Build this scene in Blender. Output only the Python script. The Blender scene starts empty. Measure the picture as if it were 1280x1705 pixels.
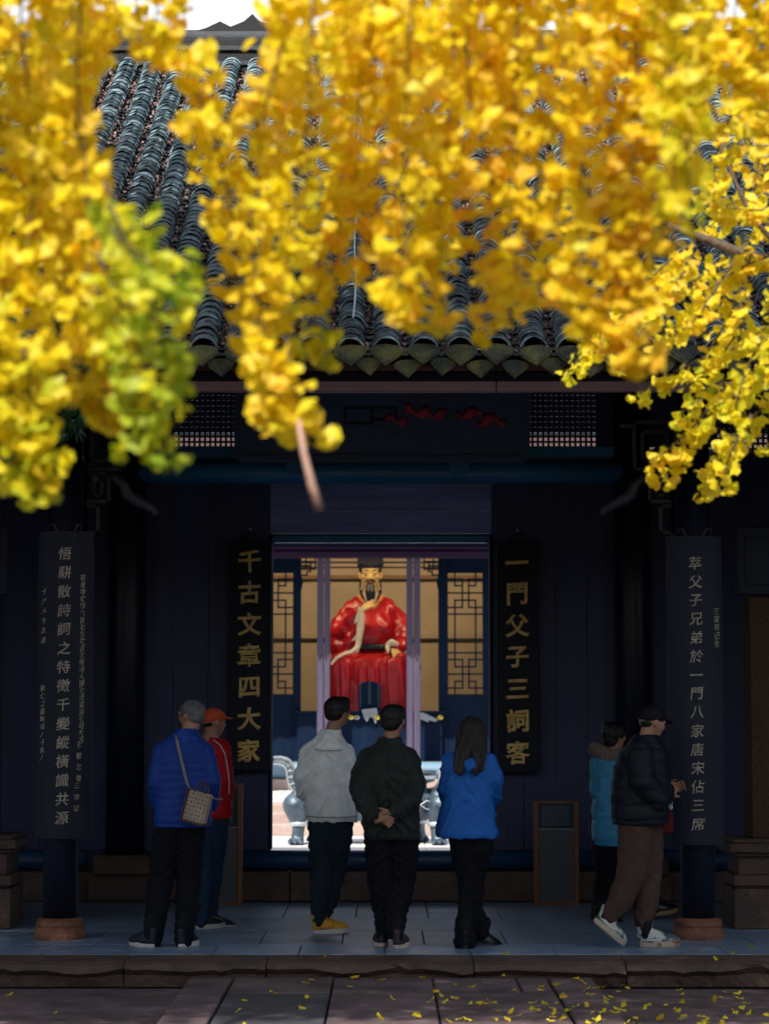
import bpy, math, random
import numpy as np
from mathutils import Vector, Matrix, noise
random.seed(7); rng = np.random.default_rng(11)
SC = bpy.context.scene; COL = SC.collection; PI = math.pi

# ---------------------------------------------------------------- camera, world, sun, exposure
F = 3876.0; TILT = math.atan(337.5 / F); CAMZ = 1.61      # world z = 0 is the top of the verandah floor
cam_d = bpy.data.cameras.new('camera'); cam = bpy.data.objects.new('camera', cam_d); COL.objects.link(cam)
cam.location = (0, 0, CAMZ); cam.rotation_euler = (PI / 2 + TILT, 0, 0)
cam_d.sensor_fit = 'HORIZONTAL'; cam_d.sensor_width = 36; cam_d.lens = F / 1280 * 36
cam_d.clip_start = 0.1; cam_d.clip_end = 3000
cam_d.dof.use_dof = True; cam_d.dof.focus_distance = 17.6; cam_d.dof.aperture_fstop = 4.0
SC.camera = cam
SUN_EL, SUN_AZ = math.radians(48), math.radians(160)       # azimuth measured from straight ahead towards the left: high behind the viewer
world = bpy.data.worlds.new('World'); SC.world = world; world.use_nodes = True
wn = world.node_tree; bg = wn.nodes['Background']; sky = wn.nodes.new('ShaderNodeTexSky'); sky.sky_type = 'NISHITA'
sky.sun_disc = False; sky.sun_elevation = SUN_EL; sky.sun_rotation = -SUN_AZ; sky.air_density = 1.0; sky.dust_density = 2.5; sky.ozone_density = 1.5
# broken white cloud over the blue
wt = wn.nodes.new('ShaderNodeTexCoord'); wm = wn.nodes.new('ShaderNodeMapping'); wm.inputs['Scale'].default_value = (1, 1, 2.2); wn.links.new(wt.outputs['Generated'], wm.inputs[0])
wz = wn.nodes.new('ShaderNodeTexNoise'); wz.inputs['Scale'].default_value = 1.6; wz.inputs['Detail'].default_value = 7; wn.links.new(wm.outputs[0], wz.inputs['Vector'])
wr_ = wn.nodes.new('ShaderNodeValToRGB'); wr_.color_ramp.elements[0].position = .40; wr_.color_ramp.elements[1].position = .56; wn.links.new(wz.outputs['Fac'], wr_.inputs['Fac'])
wx = wn.nodes.new('ShaderNodeMix'); wx.data_type = 'RGBA'; wn.links.new(wr_.outputs[0], wx.inputs['Factor']); wn.links.new(sky.outputs['Color'], wx.inputs['A']); wx.inputs['B'].default_value = (8.0, 8.4, 9.0, 1)
wn.links.new(wx.outputs['Result'], bg.inputs['Color']); bg.inputs['Strength'].default_value = 0.12
sun_d = bpy.data.lights.new('sun', 'SUN'); sun_d.energy = 5.0; sun_d.angle = math.radians(0.53); sun_d.color = (1.0, 0.93, 0.82)
sun = bpy.data.objects.new('sun', sun_d); COL.objects.link(sun)
sd = Vector((-math.cos(SUN_EL) * math.sin(SUN_AZ), math.cos(SUN_EL) * math.cos(SUN_AZ), math.sin(SUN_EL)))
sun.rotation_euler = sd.to_track_quat('Z', 'Y').to_euler(); sun.location = sd * 60
SC.view_settings.view_transform = 'Standard'; SC.view_settings.look = 'None'; SC.view_settings.exposure = 0.38; SC.view_settings.gamma = 1
SC.cycles.max_bounces = 8; SC.cycles.diffuse_bounces = 4; SC.cycles.glossy_bounces = 3; SC.cycles.transmission_bounces = 4

# ---------------------------------------------------------------- helpers
def at(px, py, Y):
    """world point at depth Y for a measurement taken in the photograph"""
    u = (px - 640) / F; v = (852.5 - py) / F
    dy = math.cos(TILT) - v * math.sin(TILT); dz = math.sin(TILT) + v * math.cos(TILT)
    return Vector((u * Y / dy, Y, CAMZ + dz * Y / dy))
def AX(px, Y, py=1190): return at(px, py, Y).x
def AZ(py, Y): return at(640, py, Y).z

class MB:
    def __init__(s): s.v = []; s.f = []; s.m = []
    def add(s, v, f, mi=0):
        n = len(s.v); s.v += [tuple(p) for p in v]; s.f += [tuple(i + n for i in q) for q in f]; s.m += [mi] * len(f); return s
    def box(s, x0, x1, y0, y1, z0, z1, b=0.0, mi=0, M=None):
        if b > 0:
            b = min(b, abs(x1 - x0) * .45, abs(y1 - y0) * .45, abs(z1 - z0) * .45)
            V = []; 
            for sx in (0, 1):
                for sy in (0, 1):
                    for sz in (0, 1):
                        X, Yc, Z = (x0, x1)[sx], (y0, y1)[sy], (z0, z1)[sz]; dx, dy, dz = (b, -b)[sx], (b, -b)[sy], (b, -b)[sz]
                        V += [(X, Yc + dy, Z + dz), (X + dx, Yc, Z + dz), (X + dx, Yc + dy, Z)]
            c = lambda x, y, z: (x * 4 + y * 2 + z) * 3
            Fs = []
            for a in (0, 1):
                Fs += [(c(a,0,0), c(a,0,1), c(a,1,1), c(a,1,0)), (c(0,a,0)+1, c(1,a,0)+1, c(1,a,1)+1, c(0,a,1)+1), (c(0,0,a)+2, c(0,1,a)+2, c(1,1,a)+2, c(1,0,a)+2)]
                for d in (0, 1):
                    Fs += [(c(a,d,0), c(a,d,1), c(a,d,1)+1, c(a,d,0)+1), (c(a,0,d), c(a,1,d), c(a,1,d)+2, c(a,0,d)+2), (c(0,a,d)+1, c(1,a,d)+1, c(1,a,d)+2, c(0,a,d)+2)]
                    for e in (0, 1): Fs.append((c(a,d,e), c(a,d,e)+1, c(a,d,e)+2))
            if M: V = [M @ Vector(p) for p in V]
            return s.add(V, Fs, mi)
        V = [(x, y, z) for x in (x0, x1) for y in (y0, y1) for z in (z0, z1)]
        if M: V = [M @ Vector(p) for p in V]
        return s.add(V, [(0,1,3,2), (4,6,7,5), (0,4,5,1), (2,3,7,6), (0,2,6,4), (1,5,7,3)], mi)
    def rings(s, R, mi=0, cap=True, close=True):
        """R: list of rings, each a list of n points"""
        n = len(R[0]); V = [p for r in R for p in r]; Fs = []
        for i in range(len(R) - 1):
            for j in range(n if close else n - 1):
                k = (j + 1) % n; Fs.append((i*n + j, i*n + k, (i+1)*n + k, (i+1)*n + j))
        if cap: Fs += [tuple(reversed(range(n))), tuple(range((len(R)-1)*n, len(R)*n))]
        return s.add(V, Fs, mi)
    def tube(s, P, rad, n=8, mi=0):
        P = [Vector(p) for p in P]; R = []
        up = Vector((0, 0, 1))
        for i, p in enumerate(P):
            t = (P[min(i+1, len(P)-1)] - P[max(i-1, 0)]).normalized()
            a = t.cross(up); a = a.normalized() if a.length > 1e-3 else t.cross(Vector((0, 1, 0))).normalized(); b = a.cross(t)
            r = rad[i] if hasattr(rad, '__len__') else rad
            R.append([p + r * (a * math.cos(2*PI*j/n) + b * math.sin(2*PI*j/n)) for j in range(n)])
        return s.rings(R, mi)
    def cap(s, p0, p1, r0, r1, n=14, m=4):
        """round cone with spherical ends"""
        p0, p1 = Vector(p0), Vector(p1); t = (p1 - p0); L = t.length; t = t.normalized() if L > 1e-6 else Vector((0, 0, 1))
        P = []; r = []
        for i in range(m + 1): a = PI/2 * i/m; P.append(p0 - t * r0 * math.cos(a)); r.append(max(r0 * math.sin(a), 1e-4))
        for i in range(m, -1, -1): a = PI/2 * i/m; P.append(p1 + t * r1 * math.cos(a)); r.append(max(r1 * math.sin(a), 1e-4))
        a = t.cross(Vector((0.0123, 0.0312, 1))); a = a.normalized() if a.length > 1e-3 else Vector((1, 0, 0)); b = a.cross(t)
        s.rings([[q + rr * (a * math.cos(2*PI*j/n) + b * math.sin(2*PI*j/n)) for j in range(n)] for q, rr in zip(P, r)]); return s
    def chain(s, P, r, **k):
        for i in range(len(P) - 1): s.cap(P[i], P[i+1], r[i], r[i+1], **k)
        return s
    def ell(s, c, r, M=None, n=20, m=12):
        c = Vector(c); R = []
        for i in range(m + 1):
            a = PI * i / m; sa = max(math.sin(a), 1e-3)
            R.append([Vector((r[0]*sa*math.cos(2*PI*j/n), r[1]*sa*math.sin(2*PI*j/n), -r[2]*math.cos(a))) for j in range(n)])
        R = [[c + ((M @ p) if M else p) for p in q] for q in R]
        return s.rings(R)
    def loft(s, L, n=28, ex=2.3, mi=0):
        """L: (z, cx, cy, rx, ry) sections, superelliptic"""
        R = []
        for (z, cx, cy, rx, ry) in L:
            ring = []
            for j in range(n):
                a = 2*PI*j/n; c, q = math.cos(a), math.sin(a)
                ring.append(Vector((cx + rx*math.copysign(abs(c)**(2/ex), c), cy + ry*math.copysign(abs(q)**(2/ex), q), z)))
            R.append(ring)
        return s.rings(R, mi)
    def prism(s, pts, y0, y1, mi=0):
        """outline in (x, z) extruded along y"""
        n = len(pts); V = [(x, y0, z) for x, z in pts] + [(x, y1, z) for x, z in pts]
        return s.add(V, [tuple(range(n)), tuple(reversed(range(n, 2*n)))] + [(i, n+i, n+(i+1) % n, (i+1) % n) for i in range(n)], mi)
    def mesh(s, name, mats, smooth=False):
        me = bpy.data.meshes.new(name); me.from_pydata(s.v, [], s.f)
        for m in (mats if isinstance(mats, (list, tuple)) else [mats]): me.materials.append(m)
        if any(s.m): me.polygons.foreach_set('material_index', s.m)
        if smooth: me.polygons.foreach_set('use_smooth', [True] * len(me.polygons))
        me.update(); return me
    def build(s, name, mats, parent=None, smooth=False, **k):
        return link(name, s.mesh(name, mats, smooth), parent, **k)
def link(name, me, parent=None, loc=None, rot=None, **k):
    o = bpy.data.objects.new(name, me); COL.objects.link(o)
    if parent: o.parent = parent
    if loc is not None: o.location = loc
    if rot is not None: o.rotation_euler = rot
    for a, b in k.items(): o[a] = b
    return o
def thing(name, label, cat, loc=(0, 0, 0), rz=0, group=None):
    o = bpy.data.objects.new(name, None); COL.objects.link(o); o.location = loc; o.rotation_euler = (0, 0, rz); o['label'] = label; o['category'] = cat
    if group: o['group'] = group
    return o
def voxel(mb, size, sm=3, name='v'):
    """fuse overlapping closed pieces into one continuous skin"""
    me = mb.mesh(name, []) if False else mb.mesh(name, [MDUM])
    o = bpy.data.objects.new(name, me); COL.objects.link(o)
    r = o.modifiers.new('r', 'REMESH'); r.mode = 'VOXEL'; r.voxel_size = size; r.use_smooth_shade = True
    if sm: q = o.modifiers.new('s', 'SMOOTH'); q.iterations = sm; q.factor = .5
    dg = bpy.context.evaluated_depsgraph_get(); out = bpy.data.meshes.new_from_object(o.evaluated_get(dg))
    bpy.data.objects.remove(o); bpy.data.meshes.remove(me); return out
def displace(me, fn):
    n = len(me.vertices); co = np.empty(n*3, 'f'); me.vertices.foreach_get('co', co); co = co.reshape(-1, 3)
    no = np.empty(n*3, 'f'); me.vertices.foreach_get('normal', no); no = no.reshape(-1, 3)
    co = co + fn(co, no); me.vertices.foreach_set('co', co.astype('f').ravel()); me.update()
def setmat(me, *mats):
    me.materials.clear()
    for m in mats: me.materials.append(m)
    me.polygons.foreach_set('use_smooth', [True] * len(me.polygons)); return me

# ---------------------------------------------------------------- materials
def mat(name, col, rough=.6, metal=0., var=.3, sc=6., st=(1, 1, 1), bump=.15, bsc=60., bst=None, spec=.5, col2=None, world_co=True, coat=0., thr=None, sheen=0.):
    m = bpy.data.materials.new(name); m.use_nodes = True; N = m.node_tree.nodes; L = m.node_tree.links; b = N['Principled BSDF']
    tc = N.new('ShaderNodeNewGeometry') if world_co else N.new('ShaderNodeTexCoord'); src = tc.outputs['Position'] if world_co else tc.outputs['Object']
    mp = N.new('ShaderNodeMapping'); mp.inputs['Scale'].default_value = st; L.new(src, mp.inputs[0])
    nz = N.new('ShaderNodeTexNoise'); nz.inputs['Scale'].default_value = sc; nz.inputs['Detail'].default_value = 6; nz.inputs['Roughness'].default_value = .62; L.new(mp.outputs[0], nz.inputs['Vector'])
    rp = N.new('ShaderNodeValToRGB'); rp.color_ramp.elements[0].position, rp.color_ramp.elements[1].position = thr or (.3, .7)
    c2 = col2 or tuple(min(1, c * (1 + var)) for c in col); c1 = tuple(c * (1 - var) for c in col) if not col2 else col
    rp.color_ramp.elements[0].color = (*c1, 1); rp.color_ramp.elements[1].color = (*c2, 1); L.new(nz.outputs['Fac'], rp.inputs['Fac'])
    L.new(rp.outputs[0], b.inputs['Base Color'])
    rr = N.new('ShaderNodeMapRange'); rr.inputs['To Min'].default_value = max(0, rough - .1); rr.inputs['To Max'].default_value = min(1, rough + .12); L.new(nz.outputs['Fac'], rr.inputs['Value']); L.new(rr.outputs[0], b.inputs['Roughness'])
    b.inputs['Metallic'].default_value = metal; b.inputs['Specular IOR Level'].default_value = spec; b.inputs['Coat Weight'].default_value = coat; b.inputs['Coat Roughness'].default_value = .15
    b.inputs['Sheen Weight'].default_value = sheen
    if bump:
        mp2 = N.new('ShaderNodeMapping'); mp2.inputs['Scale'].default_value = bst or st; L.new(src, mp2.inputs[0])
        n2 = N.new('ShaderNodeTexNoise'); n2.inputs['Scale'].default_value = bsc; n2.inputs['Detail'].default_value = 4; L.new(mp2.outputs[0], n2.inputs['Vector'])
        bp = N.new('ShaderNodeBump'); bp.inputs['Strength'].default_value = bump; bp.inputs['Distance'].default_value = .02; L.new(n2.outputs['Fac'], bp.inputs['Height']); L.new(bp.outputs[0], b.inputs['Normal'])
    return m
MDUM = bpy.data.materials.new('plain')
V3 = (1, 1, .12)                                           # grain runs up
H3 = (.12, 1, 1)
M = dict(
 wall=mat('painted_wood_wall', (.011, .027, .092), .48, sc=9, st=V3, var=.35, bump=.25, bsc=50, bst=V3),
 wall_lit=mat('painted_wood_board_lit', (.15, .22, .50), .42, sc=9, st=H3, var=.3, bump=.25, bsc=50, bst=H3),  # glow over the doorway put into the colour, paler than the wall boards
 teal=mat('teal_painted_beam', (.022, .19, .38), .38, sc=6, st=H3, var=.35, bump=.2, bsc=40, bst=H3),
 black=mat('black_lacquer', (.002, .007, .018), .55, spec=.3, sc=7, st=V3, var=.4, bump=.2, bsc=60, bst=V3),
 boardgrey=mat('old_lacquer_board', (.006, .012, .028), .6, sc=9, st=(1, 1, .18), var=.5, bump=.3, bsc=60, bst=V3, col2=(.016, .022, .036), spec=.25),
 column=mat('column_lacquer', (.005, .009, .024), .42, sc=5, st=V3, var=.4, bump=.15, bsc=30),
 fascia=mat('red_brown_fascia', (.105, .048, .050), .55, sc=7, st=H3, var=.35, bump=.25, bsc=40, bst=H3),
 fret=mat('weathered_fretwork', (.040, .034, .028), .6, sc=12, var=.4, bump=.2, bsc=80),
 gold=mat('gilded_lettering', (.98, .58, .19), .4, metal=.1, sc=20, var=.35, bump=.1, world_co=True),
 carved=mat('carved_brown_inlay', (.26, .15, .07), .6, sc=20, var=.3, bump=.1),
 paleletter=mat('faded_pale_lettering', (.36, .33, .26), .6, sc=20, var=.5, bump=.1),
 stone=mat('red_sandstone', (.10, .062, .050), .7, sc=5, var=.45, bump=.6, bsc=35),
 redstone=mat('orange_red_sandstone', (.20, .085, .050), .75, sc=7, var=.45, bump=.7, bsc=35),
 stonedark=mat('mossy_sandstone', (.055, .036, .030), .75, sc=4, var=.6, bump=.8, bsc=22, col2=(.10, .060, .046), thr=(.35, .62)),
 slab=mat('grey_flagstone', (.19, .28, .42), .32, sc=3, var=.25, bump=.22, bsc=30),
 ground=mat('worn_sandstone_paving', (.105, .074, .080), .6, sc=3.2, var=.5, bump=.7, bsc=28),
 grounddk=mat('dark_paving_stone', (.050, .050, .060), .6, sc=2.2, var=.35, bump=.45, bsc=28),
 soil=mat('joint_soil', (.018, .014, .012), .9, sc=8, var=.4, bump=.5),
 court=mat('pale_courtyard_stone', (.66, .62, .62), .65, sc=2.5, var=.15, bump=.3, bsc=25),
 courtred=mat('pink_sandstone_step', (.36, .25, .25), .7, sc=6, var=.5, bump=.6, bsc=30, col2=(.42, .36, .28)),
 lav=mat('lavender_door_stile', (.062, .050, .10), .6, sc=12, st=V3, var=.25, bump=.2, bsc=50, bst=V3),
 hallblue=mat('blue_painted_joinery', (.002, .011, .034), .6, spec=.12, sc=6, st=V3, var=.3, bump=.15, bsc=50),
 hallpurple=mat('purple_beam', (.020, .010, .032), .6, spec=.15, sc=6, st=H3, var=.3, bump=.15, bsc=50),
 loglight=mat('pale_blue_log', (.16, .26, .36), .4, sc=5, st=H3, var=.3, bump=.15),
 plaster=mat('cream_plaster', (.50, .40, .28), .75, sc=2, var=.12, bump=.1, bsc=20),
 bar=mat('dark_rod', (.05, .03, .03), .5, bump=0),
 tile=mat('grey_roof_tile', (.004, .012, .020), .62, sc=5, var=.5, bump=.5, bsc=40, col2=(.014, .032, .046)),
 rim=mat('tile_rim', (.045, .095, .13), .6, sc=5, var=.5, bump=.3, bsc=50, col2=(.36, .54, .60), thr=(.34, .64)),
 moss=mat('mossy_eave_tile', (.035, .048, .042), .8, sc=5, var=.5, bump=.7, bsc=50, col2=(.17, .17, .060), thr=(.4, .62)),
 litter=mat('dry_leaf_litter', (.13, .075, .070), .8, sc=25, var=.7, bump=.3, bsc=90, col2=(.42, .28, .27), thr=(.35, .62)),
 ridge=mat('ridge_tile', (.035, .042, .052), .7, sc=6, var=.4, bump=.4),
 ridgedk=mat('dark_ridge_mortar', (.012, .013, .016), .75, sc=6, var=.4, bump=.4),
 bronze=mat('weathered_cast_iron', (.09, .13, .17), .42, metal=.55, sc=9, var=.4, bump=.35, bsc=50),
 bronzelt=mat('polished_relief', (.50, .56, .60), .4, metal=.45, sc=12, var=.2, bump=.1),
 redmotif=mat('faded_red_carving', (.45, .05, .07), .6, sc=10, var=.4, bump=.3),
 plaque=mat('plaque_lacquer', (.008, .050, .13), .42, sc=6, st=H3, var=.35, bump=.15),
 signwood=mat('varnished_sign_frame', (.16, .065, .022), .45, sc=12, st=V3, var=.3, bump=.15),
 signgrey=mat('grey_sign_panel', (.055, .062, .075), .5, sc=4, var=.15, bump=.05),
 signdark=mat('dark_sign_panel', (.010, .030, .050), .25, sc=4, var=.2, bump=.03),
 print_=mat('pale_print', (.10, .16, .20), .6, bump=0),
 white=mat('white_paint', (.70, .70, .70), .6, var=.1, bump=.05),
 pinkwhite=mat('pinkish_eave_board', (.085, .045, .045), .7, var=.25, bump=.2),
 cable=mat('grey_cable', (.35, .42, .45), .5, bump=0),
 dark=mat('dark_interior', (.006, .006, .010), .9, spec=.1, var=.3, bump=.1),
 ceram=mat('blue_white_boss', (.05, .05, .07), .5, sc=20, var=.5, bump=.3),
)

# ---------------------------------------------------------------- ground and platform (setting)
def slabs(parent, name, xs, ys, z, th, mats, gap=.006, jit=.004, skew=0.0, bevel=.008):
    """paving cut along the lines xs at each row of ys, every slab an object of its own"""
    for r in range(len(ys) - 1):
        X = xs[r] if isinstance(xs[0], (list, tuple)) else xs
        for i in range(len(X) - 1):
            mb = MB(); dz = random.uniform(-jit, jit)
            mb.box(X[i] + gap, X[i+1] - gap, ys[r] + gap, ys[r+1] - gap, z - th, z + dz, b=bevel)
            if skew: mb.v = [(x + skew * (y - ys[-1]), y, zz) for x, y, zz in mb.v]
            mb.build(name, random.choice(mats) if isinstance(mats, list) else mats, parent)
GZ = -.14
gw = link('sky_block_wall', None, kind='structure')                # unseen walls, added behind and beside the viewer to cut the sky light
MB().box(-16, 16, -9.6, -9.2, -.2, 6.4).build('wall', mat('sky_block_red', (.09, .03, .025), .8, sc=2, var=.3, bump=.3), gw)
MB().box(-16.3, 16.3, -10.2, -8.6, 6.4, 6.7, b=.08).build('coping', M['ridge'], gw)
for sx in (-1, 1): MB().box(min(sx*9.2, sx*9.6), max(sx*9.2, sx*9.6), -9.2, 9, -.2, 5.2).build('wall', bpy.data.materials['sky_block_red'], gw)
g = MB(); 
g.add([(-600, -60, GZ - .045), (600, -60, GZ - .045), (600, 1200, GZ - .045), (-600, 1200, GZ - .045)], [(0, 1, 2, 3)])
ground = g.build('ground', M['soil'], kind='structure')
EDGE = 15.33
paving = link('forecourt_paving', None, kind='structure'); 
# side fields, then the raised central walk
ysf = [9.6, 11.4, 13.55, 15.20]
rowsL = [[-6.2, -4.6, -3.0, -1.28], [-6.2, -5.1, -2.9, -1.28], [-6.2, -4.1, -1.28]]
rowsR = [[1.36, 3.1, 4.9, 6.4], [1.36, 2.6, 4.4, 6.4], [1.36, 2.9, 4.6, 6.4]]
slabs(paving, 'paving_slab', rowsL, ysf, GZ - .01, .03, M['ground'])
slabs(paving, 'paving_slab', rowsR, ysf, GZ - .01, .03, M['ground'])
slabs(paving, 'border_slab', [-1.27, -.98], [9.6, 11.0, 12.6, 14.3, 15.30], GZ + .05, .09, [M['ground'], M['grounddk']])
slabs(paving, 'border_slab', [1.06, 1.35], [9.6, 11.3, 13.0, 14.1, 15.30], GZ + .05, .09, [M['ground'], M['grounddk']])
slabs(paving, 'paving_slab', [[-.97, -.40, .22, .62, 1.05], [-.97, -.30, .30, 1.05], [-.97, -.33, .31, 1.05], [-.97, -.33, .31, .85, 1.05]], [9.6, 11.0, 12.7, 14.45, 15.30], GZ + .05, .09, [M['ground'], M['ground'], M['grounddk']])

platform = link('verandah_platform', None, kind='structure')
MB().box(-9, 9, 15.7, 27.5, -.5, -.03).build('core', M['soil'], platform)
MB().box(-9, 9, 15.40, 15.7, -.5, -.12).build('footing', M['soil'], platform)
ex = [-9, -6.4, -4.3, AX(210, 15.4), AX(445, 15.4), AX(787, 15.4), AX(1038, 15.4), 3.3, 5.5, 9]
for i in range(len(ex) - 1):
    # hewn block with a worn, wavy nose
    n = max(6, int((ex[i+1] - ex[i]) / .07)); R = []
    for k in range(n + 1):
        x = ex[i] + .004 + (ex[i+1] - ex[i] - .008) * k / n
        w = .034 * noise.noise(Vector((x * 2.3, i * 3.1, 0))) + .022 * noise.noise(Vector((x * 9, i, 5)))
        e = .02 if k in (0, n) else 0
        R.append([Vector((x, 15.86, -.16)), Vector((x, 15.86, -.002)), Vector((x, 15.42 + e, -.004)), Vector((x, 15.355 + e - w * .5, -.016 + w * .3)),
                  Vector((x, 15.335 + e + w, -.05 + w)), Vector((x, 15.37 + e + w, -.085 + w * .6)), Vector((x, 15.38 + e, -.16)), Vector((x, 15.5, -.2))])
    MB().rings(R).build('edge_stone', M['stonedark'], platform)
fx = sorted(set([-9 + i * .62 for i in range(30)]))
for r, (y0, y1) in enumerate([(15.87, 16.55), (16.55, 17.6), (17.6, 18.7), (18.7, 20.25)]):
    o = [.0, .28, .05, .35][r]
    X = [-9] + [-8.7 + o + i * .58 for i in range(30)] + [9]
    slabs(platform, 'paving_slab', X, [y0, y1], 0, .03, M['slab'], gap=.003, jit=.0012, bevel=.004)
MB().box(-9, 9, 20.9, 27.5, -.03, 0).build('inner_floor', M['slab'], platform)

# ---------------------------------------------------------------- gate hall
gate = thing('gate_hall', 'dark timber gate hall with grey tiled roof and an open doorway to the courtyard', 'gate hall', (0, 20.5, 0))
G = Vector((0, 20.5, 0))
def gp(mb, name, m, parent=None, smooth=False, **k):
    o = mb.build(name, m, parent or gate, smooth, **k)
    if (parent or gate) is gate: o.location = -G
    return o
WY = 20.5
dl, dr = AX(450, WY), AX(818, WY); dz0, dz1 = AZ(1415, WY), AZ(889, WY)
zt = AZ(801, WY)
# foundation stones and log sill
fs = [-9, -6.5, -4.6, -3.2, -2.35, -1.5, -.82, -.1, .75, 1.5, 2.35, 3.3, 5.0, 7.0, 9]
for i in range(len(fs) - 1):
    gp(MB().box(fs[i] + .004, fs[i+1] - .004, 20.28 + random.uniform(0, .012), 20.9, 0, AZ(1452, 20.3), b=.012), 'foundation_stone', M['stone'])
lz = AZ(1434, 20.35)
for x0, x1 in ((-6.9, -2.6), (-2.25, 2.2), (2.45, 6.9)):
    gp(MB().tube([(x0, 20.46, .345), (0.5*(x0+x1), 20.46, .342), (x1, 20.46, .345)], .088, 16), 'threshold_log', M['plaque'], smooth=True)
# wall boards left and right of the doorway (each board a part)
def boards(x0, x1, z0, z1, w, m, y=WY, th=.05, nm='wall_board'):
    n = max(1, round((x1 - x0) / w))
    for i in range(n):
        a, b = x0 + (x1 - x0) * i / n, x0 + (x1 - x0) * (i + 1) / n
        d = random.uniform(0, .006)
        gp(MB().box(a + .0015, b - .0015, y + d, y + th + d, z0, z1, b=.003), nm, m)
wl, wr = AX(228, WY), AX(1032, WY)
boards(wl, AX(405, WY), .43, zt, .30, M['wall'])
boards(AX(871, WY), wr, .43, zt, .30, M['wall'])
boards(AX(405, WY), dl - .012, .43, zt, .3, M['wall'], y=WY - .02)
for x0, x1 in ((-6.9, dl - .02), (dr + .02, 6.9)): gp(MB().box(x0, x1, WY + .06, WY + .2, .0, .52), 'base_board', M['wall'])
boards(dr + .012, AX(871, WY), .43, zt, .3, M['wall'], y=WY - .02)
zb = AZ(852, WY)
gp(MB().box(dl - .006, dr + .006, WY, WY + .05, dz1 + .004, zb - .002, b=.003), 'lintel_board', M['wall_lit'])
gp(MB().box(dl - .006, dr + .006, WY + .006, WY + .05, zb + .002, zt, b=.003), 'lintel_board', M['wall_lit'])
fr = MB(); fr.box(dl - .012, dl + .012, WY - .03, WY + .24, .43, dz1, b=.004); fr.box(dr - .012, dr + .012, WY - .03, WY + .24, .43, dz1, b=.004)
fr.box(dl - .012, dr + .012, WY + .07, WY + .24, dz1, dz1 + .12); gp(fr, 'door_frame', mat('dark_door_frame', (.010, .014, .040), .75, spec=.1, st=V3))
gp(MB().box(dl + .014, dr - .014, WY + .26, WY + .34, AZ(904, WY + .3), dz1 + .10, b=.006), 'lintel_beam', M['teal'])
# door leaves folded back inside
for sx, x in ((-1, dl - .11), (1, dr + .11)):
    gp(MB().box(x - .03, x + .03, WY + .3, WY + 1.2, .44, dz1 + .1, b=.004), 'door_leaf', bpy.data.materials['dark_door_frame'])
# inner wall columns
for px in (208, 1057):
    x = AX(px, 20.35); gp(MB().tube([(x, 20.42, .40), (x, 20.42, 2.5), (x, 20.42, 4.9)], [.165, .16, .155], 24), 'wall_column', M['column'], smooth=True)
    gp(MB().box(x - .3, x + .3, 20.12, 20.7, 0, .22, b=.03).box(x - .26, x + .26, 20.16, 20.66, .22, .40, b=.03), 'column_base', M['stonedark'])
# side bays
boards(-6.9, AX(200, WY), .43, 5.2, .34, M['wall'], y=WY + .03)
boards(AX(1066, WY), 6.9, .43, AZ(757, WY), .34, M['wall'], y=WY + .03)
# big beam over the wall
bz = AZ(786, 20.4)
gp(MB().tube([(-2.3, 20.4, bz), (-1, 20.4, bz), (1, 20.4, bz), (2.15, 20.4, bz)], .105, 18), 'beam', M['teal'], smooth=True)
gp(MB().box(wl - .02, wr + .02, 20.42, 20.56, zt - .01, zt + .06, b=.01), 'wall_plate', M['teal'])
for px in (491, 765):
    x = AX(px, 20.3); gp(MB().prism([(x-.09, bz+.06), (x-.085, bz-.01), (x-.06, bz-.03), (x+.06, bz-.03), (x+.085, bz-.01), (x+.09, bz+.06)], 20.24, 20.33), 'beam_plug', M['teal'])
gp(MB().box(AX(228, WY), AX(1032, WY), 20.44, 20.54, bz + .07, AZ(744, WY), b=.01), 'rail', M['teal'])
# transom lattices
def lattice(px0, px1, zA, zB, y, step=.047):
    x0, x1 = AX(px0, y), AX(px1, y); mb = MB(); n = round((x1 - x0) / step)
    for i in range(n + 1):
        x = x0 + (x1 - x0) * i / n; mb.box(x - .009, x + .009, y, y + .03, zA, zB)
    k = round((zB - zA) / step)
    for i in range(k + 1):
        z = zA + (zB - zA) * i / k; mb.box(x0, x1, y + .004, y + .026, z - .009, z + .009)
    gp(mb, 'transom_lattice', M['fret' if px0 < 200 or px0 > 1150 else 'wall'], kind='stuff')
LZ0, LZ1 = AZ(745, WY), AZ(640, WY)
for a, b in ((285, 391), (880, 997)): lattice(a, b, LZ0, LZ1 + .1, 20.47)
lattice(1198, 1330, AZ(757, WY), LZ1 + .1, 20.47)
for a, b in ((228, 284), (392, 879), (998, 1032), (1033, 1197)):
    gp(MB().box(AX(a, WY), AX(b, WY), 20.47, 20.53, LZ0, LZ1 + .12, b=.004), 'transom_board', M['wall'])
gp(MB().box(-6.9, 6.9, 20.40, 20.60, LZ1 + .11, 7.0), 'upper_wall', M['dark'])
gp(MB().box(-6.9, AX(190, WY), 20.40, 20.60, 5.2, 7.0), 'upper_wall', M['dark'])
# end walls
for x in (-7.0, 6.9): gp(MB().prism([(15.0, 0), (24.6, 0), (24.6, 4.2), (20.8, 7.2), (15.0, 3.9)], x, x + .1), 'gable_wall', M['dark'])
for o in [c for c in gate.children if c.name.startswith('gable_wall')]:
    me = o.data; 
    for v in me.vertices: v.co = (v.co.y, v.co.x, v.co.z)
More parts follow.
